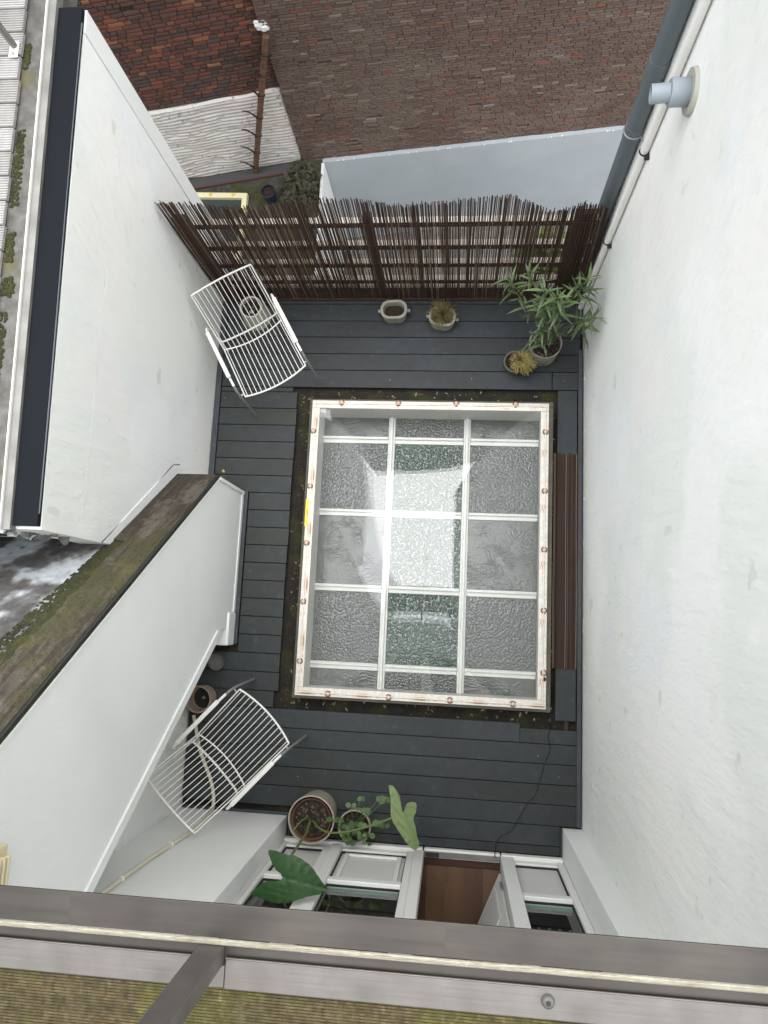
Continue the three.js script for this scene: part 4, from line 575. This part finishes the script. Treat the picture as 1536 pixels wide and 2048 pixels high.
// ---------------------------------------------------------------- beyond the fence
const CY = -2.9;
function brickWall(o) {
  const { label, from, to, yMin, yMax, yTop, pitch, lens, cols, seed, view } = o, A = V(from), B = V(to), dir = B.clone().sub(A); const len = dir.length(), ang = -Math.atan2(dir.z, dir.x);
  const w = thing('brick_wall', label, 'brick wall', [from[0], 0, from[2]], ang), r = rngOf(seed);
  const mort = std({ color: lin(...o.mortar), roughness: 1, bumpMap: tex(256, (u, v) => F3(u, v), 4, false), bumpScale: 0.01 });
  part('mortar_bed', box(0, len, o.bedMin ?? yMin, yTop, -0.3, -0.012), mort, w);
  const q = 0.5, mk = (sd) => { const k = rngOf(sd), j = () => (k() - 0.5) * 0.06, P = [], ins = 0.03, iy = 0.13, F = [[-q + ins + j() * 0.5, -q + iy + j()], [q - ins + j() * 0.5, -q + iy + j()], [q - ins + j() * 0.5, q - iy + j()], [-q + ins + j() * 0.5, q - iy + j()]], Bk = [[-q, -q], [q, -q], [q, q], [-q, q]].map((p) => [p[0] + j() * 0.3, p[1] + j()]);
    const quad = (a, b, c, d) => P.push(...a, ...b, ...c, ...a, ...c, ...d); const f = F.map((p) => [p[0], p[1], 0.5 + j()]), m = Bk.map((p) => [p[0], p[1], 0.1]), z = Bk.map((p) => [p[0], p[1], -0.5]);
    quad(f[0], f[1], f[2], f[3]); for (let i = 0; i < 4; i++) { const n = (i + 1) % 4; quad(m[i], m[n], f[n], f[i]); quad(z[i], z[n], m[n], m[i]); }
    const g = new THREE.BufferGeometry(); g.setAttribute('position', new THREE.Float32BufferAttribute(P, 3)); g.computeVertexNormals(); return uvm(g, 3); };
  const shapes = [1, 2, 3, 4, 5, 6].map((i) => mk(seed + i)), list = [], nz = noiseOf(seed + 50, 64);
  const rough = tex(256, (u, v) => 0.5 * F2(u, v) + 0.5 * F3(u, v), 1, false), speck = tex(256, (u, v) => { const c = 240 + 70 * (F3(u, v) - 0.5) + 50 * (F2(u, v) - 0.5); return [c, c, c]; }, 1);
  for (let y = yMin; y < yMax; y += pitch) { let x = -r() * lens[0]; while (x < len) { const L = r() < 0.45 ? lens[0] * (0.85 + 0.3 * r()) : lens[1] * (0.8 + 0.35 * r()); const a = Math.max(0, x), b = Math.min(len, x + L); if (b - a > 0.03 && r() > 0.012) { const cx = (a + b) / 2, cy = y + pitch / 2 + (r() - 0.5) * 0.003 + o.wave * (nz(cx * 3, y * 3) - 0.5); const pick = Math.floor(clamp(nz(cx * 2.2 + 9, y * 2.6) * 0.75 + r() * 0.55 - 0.15, 0, 0.999) * cols.length); list.push({ cx, cy, w: b - a - o.joint * 0.6, h: pitch - o.joint + (r() - 0.5) * 0.006, d: 0.022 + 0.012 * r(), c: r() < o.odd ? cols.length - 1 - Math.floor(r() * 2) : Math.min(pick, cols.length - 3), s: Math.floor(r() * 6), rz: (r() - 0.5) * 0.02 }); } x += L; } }
  const wp = new THREE.Vector3(), seen = list.filter((k) => k.cx > view[0] && k.cx < view[1] && k.cy > view[2] && k.cy < view[3]); for (const k of list) { wp.set(A.x + dir.x * k.cx / len, k.cy, A.z + dir.z * k.cx / len); k.far = wp.distanceTo(camera.position) - Math.min(0.3, k.w); }
  seen.sort((a, b) => a.far - b.far); const near = new Set(seen.slice(0, 300)), mats = cols.map((c) => std({ color: lin(...c), map: speck, roughness: 0.92, bumpMap: rough, bumpScale: 0.006 }));
  const rest = []; for (const k of list) { if (near.has(k)) { const m = part('brick', shapes[k.s], mats[k.c], w); m.position.set(k.cx, k.cy, -0.005); m.scale.set(k.w, k.h, k.d); m.rotation.z = k.rz; } else { const g = shapes[k.s].clone(); g.scale(k.w, k.h, k.d); g.rotateZ(k.rz); g.translate(k.cx, k.cy, -0.005); const c = lin(...cols[k.c]); rest.push(colored(g, [c.r, c.g, c.b])); } }
  const m = part('bricks', merge(rest), std({ vertexColors: true, map: speck, roughness: 0.92, bumpMap: rough, bumpScale: 0.006 }), w); m.userData.kind = 'stuff'; return w;
}
brickWall({ label: 'dark red old brick wall above the whitewashed base at upper left', from: [-4.7, 0, -5.87], to: [-2.262, 0, -6.266], yMin: -1.62, yMax: 0.75, yTop: 8, bedMin: -1.66, pitch: 0.052, lens: [0.085, 0.165], joint: 0.009, odd: 0.1, wave: 0.012, mortar: [66, 54, 47], seed: 700, view: [0.7, 2.45, -1.62, 0.1],
  cols: [[84, 70, 64], [108, 79, 70], [100, 71, 63], [120, 78, 67], [132, 84, 70], [94, 80, 74], [146, 90, 70], [162, 110, 80]] });
brickWall({ label: 'brown weathered brick wall of the building above the grey rendered court wall', from: [-2.25, 0, -6.2], to: [2.75, 0, -6.69], yMin: -2.93, yMax: 0.35, yTop: 8, bedMin: -2.95, pitch: 0.037, lens: [0.09, 0.175], joint: 0.005, odd: 0.05, wave: 0.007, mortar: [98, 84, 74], seed: 800, view: [0.1, 4.7, -2.9, -0.3],
  cols: [[112, 92, 81], [119, 98, 86], [126, 105, 92], [116, 94, 84], [123, 104, 95], [130, 112, 100], [146, 94, 77], [152, 136, 122]] });
{
  // whitewashed base of the red wall: rows of painted bricks
  const A = V([-4.7, 0, -5.87]), B = V([-2.262, 0, -6.266]), d = B.clone().sub(A), ang = -Math.atan2(d.z, d.x), len = d.length();
  const w = thing('whitewashed_wall', 'whitewashed lumpy masonry strip below the dark red bricks', 'wall', [-4.7, 0, -5.87], ang), r = rngOf(55), nz = noiseOf(56, 64), nz2 = noiseOf(57, 128);
  const nu = 170, nv = 130, P = [], ix = []; for (let j = 0; j <= nv; j++) for (let i = 0; i <= nu; i++) { const x = i / nu * len, y = CY - 0.02 + (1.3 + 0.05 * (nz(x * 3, 9) - 0.5) - 0.12 * clamp((x - 1) / 1.4) * 0) * j / nv; const ph = (y + 0.06 * (nz(x * 2.5, y * 3) - 0.5)) / 0.053 * 2 * Math.PI; P.push(x, y, 0.035 + 0.012 * Math.pow(0.5 + 0.5 * Math.sin(ph), 0.45) * (0.35 + 1.1 * step(0.1, 0.35, nz2(x * 9 + 3.7 * (Math.floor(ph / 6.283) % 7), Math.floor(ph / 6.283) * 3.7))) + 0.012 * (nz(x * 6, y * 8) - 0.5) - (j === nv || i === nu ? 0.04 : 0)); }
  for (let j = 0; j < nv; j++) for (let i = 0; i < nu; i++) { const k = j * (nu + 1) + i; ix.push(k, k + 1, k + nu + 1, k + 1, k + nu + 2, k + nu + 1); } const g = new THREE.BufferGeometry(); g.setAttribute('position', new THREE.Float32BufferAttribute(P, 3)); g.setIndex(ix); g.computeVertexNormals();
  part('painted_masonry', uvm(g), std({ map: tex(512, (u, v) => mixc([222, 217, 211], [202, 195, 188], F1(u, v)).map((c) => c - 60 * step(0.72, 0.85, F3(u, v))), 0.8), roughness: 0.85 }), w);
  part('core', box(0, len - 0.02, CY - 1.9, -1.64, -0.28, 0.015), M.renderSmooth, w);
  const gt = thing('ground_gutter', 'dark gutter strip with red edge along the foot of the whitewashed wall', 'gutter', [-4.7, 0, -5.87], ang);
  part('channel', rbox(0, 2.3, CY + 0.0, CY + 0.02, 0.08, 0.24, 0.006), std({ color: lin(70, 68, 68), roughness: 0.7 }), gt); part('red_edge', rbox(0, 2.3, CY + 0.0205, CY + 0.035, 0.22, 0.238, 0.004), std({ color: lin(98, 44, 40), roughness: 0.7 }), gt);
}
{
  // mossy yard, sunken court and its walls
  struct('mossy_yard', box(-9, -1.99, -4.85, CY, -6.3, -3.0), M.mossGround);
  const cw = thing('court_wall', 'white rendered side wall dropping into the sunken court beyond the fence', 'wall'); part('wall_face', box(-1.989, -1.95, -4.85, CY + 0.012, -6.15, -3.0), M.renderSmooth, cw);
  const A = V([-1.98, 0, -6.19]), B = V([2.75, 0, -6.65]), d = B.clone().sub(A); const gw = thing('grey_court_wall', 'smooth grey rendered court wall below the brown bricks', 'wall', [-1.98, 0, -6.19], -Math.atan2(d.z, d.x));
  part('wall_face', box(0, d.length(), -4.85, CY, -0.2, 0.028), M.renderGrey, gw);
  const q = rngOf(66), fl = []; for (let i = 0; i < 30; i++) { const g = new THREE.IcosahedronGeometry(0.006 + 0.008 * q(), 0); g.translate(0.2 + q() * 4, CY + 0.002, 0.02 + q() * 0.008); fl.push(uvm(g)); } const fm = part('render_flecks', merge(fl), M.renderSmooth, gw); fm.userData.kind = 'stuff';
  // shrubs seen through the reeds
  const bush = (name, label, pos, R, n, seed, cols) => { const t = thing(name, label, 'shrub', pos), r = rngOf(seed); const l = [], g0 = blade(0.09, 0.05, 0.3, 0.3); for (let i = 0; i < n; i++) { const g = g0.clone(); g.rotateX(-r() * 1.3); g.rotateY(r() * 6.283); g.scale(0.7 + r() * 0.7, 1, 0.7 + r() * 0.7); const a = r() * 6.283, d2 = Math.pow(r(), 0.5); g.translate(Math.cos(a) * d2 * R[0], R[1] * (0.25 + 0.75 * r() * (1 - 0.5 * d2)), Math.sin(a) * d2 * R[2]); l.push(colored(g, cols[Math.floor(r() * cols.length)])); } const m = part('foliage', merge(l), std({ vertexColors: true, roughness: 0.7, side: THREE.DoubleSide }), t); m.userData.kind = 'stuff'; for (let k = 0; k < 4; k++) part('stem', rod([0, 0, 0], [(r() - 0.5) * R[0], R[1] * 0.8, (r() - 0.5) * R[2]], 0.012, 0.005, 6), M.fenceWood, t); };
  const gr = [[0.09, 0.14, 0.03], [0.06, 0.1, 0.025], [0.13, 0.17, 0.04]];
  bush('court_shrub', 'green shrub in the sunken court seen through the middle of the reeds', [-1.35, -4.85, -4.6], [0.35, 0.7, 0.3], 420, 3, gr);
  bush('court_shrub', 'tall shrub behind the right end of the reed fence', [0.75, -1.4, -3.35], [0.26, 1.7, 0.2], 420, 4, gr);
  bush('yard_shrub', 'dark scrubby plant in the mossy corner left of the court wall', [-2.25, CY, -5.75], [0.24, 0.12, 0.35], 420, 6, [[0.045, 0.045, 0.02], [0.06, 0.055, 0.03], [0.035, 0.03, 0.02]]);
}
{ // leaning rusty pole with hooks
  const t = thing('rusty_pole', 'leaning rusty steel pole with curved black hooks before the red brick wall', 'pole');
  const a = [-2.205, -0.76, -6.165], b = [-2.92, -2.9, -6.02]; const A = V(a), B = V(b);
  const g = new RoundedBoxGeometry(0.075, A.distanceTo(B), 0.06, 2, 0.012); uvm(g); const m = part('pole_shaft', g, M.rust, t); m.position.copy(A).lerp(B, 0.5); m.quaternion.setFromUnitVectors(new THREE.Vector3(0, 1, 0), A.clone().sub(B).normalize());
  [0.1, 0.23, 0.36, 0.52, 0.66, 0.8, 0.93].forEach((f) => { const p = A.clone().lerp(B, f); for (let k = 0; k < 2; k++) { const e = 0.1 + 0.035 * k; part('hook', tube([[p.x - 0.02, p.y, p.z + 0.03], [p.x - 0.05, p.y + 0.05 + 0.02 * k, p.z + 0.04], [p.x - e, p.y + 0.11 + 0.01 * k, p.z + 0.03], [p.x - e - 0.05, p.y + 0.115, p.z + 0.02]], 0.0075, 14, 6), M.black, t); } part('hook_clamp', rod([p.x - 0.045, p.y, p.z + 0.025], [p.x + 0.045, p.y, p.z + 0.025], 0.016, 0.016, 8), M.rustDark, t); });
  const pl = thing('mortar_patch', 'white mortar patch on the brick wall at the top of the rusty pole', 'mortar'), q = rngOf(12), l = []; for (let i = 0; i < 26; i++) { const k = new THREE.DodecahedronGeometry(0.02 + 0.026 * q(), 0); k.scale(1, 0.8, 0.35); k.translate(-2.235 + (q() - 0.5) * 0.1, -0.66 + (q() - 0.5) * 0.09, -6.215 + q() * 0.03); l.push(uvm(k)); } part('patch', merge(l), M.renderSmooth, pl);
}
{ // second skylight beyond the fence, blue pot
  const t = thing('yard_skylight', 'cream framed roof light with yellow bolt caps beyond the reed fence', 'skylight', [-3.0, CY, -5.67], -0.03);
  const cr = std({ color: lin(222, 214, 176), roughness: 0.5 }), ye = std({ color: lin(226, 200, 60), roughness: 0.45 });
  part('frame_bar', rbox(-1.1, 0.02, 0, 0.09, 0, 0.075, 0.008), cr, t); part('frame_bar', rbox(-0.05, 0.02, 0, 0.09, 0.0755, 1.0, 0.008, true), cr, t); part('frame_bar', rbox(-1.1, -0.0505, 0, 0.09, 0.93, 1.0, 0.008), cr, t);
  part('glass', box(-1.1, -0.051, 0.03, 0.036, 0.076, 0.929), phy({ color: lin(60, 66, 64), roughness: 0.15 }), t);
  for (const x of [-0.75, -0.5, -0.18]) part('bolt_cap', new THREE.SphereGeometry(0.022, 12, 8).translate(x, 0.095, 0.037), ye, t);
  for (const z of [0.25, 0.5, 0.75]) part('bolt_cap', new THREE.SphereGeometry(0.022, 12, 8).translate(-0.015, 0.095, z), ye, t);
  const p = thing('blue_pot', 'dark blue glazed pot on the mossy yard beside the rusty pole', 'pot', [-2.66, CY, -5.62]);
  part('pot', potGeo(0.075, 0.1, 0.2, 0.012), std({ color: lin(34, 44, 66), roughness: 0.3 }), p); part('soil', soilDisc(0.085, 0.16), soilM, p);
}
renderer.render(scene, camera);
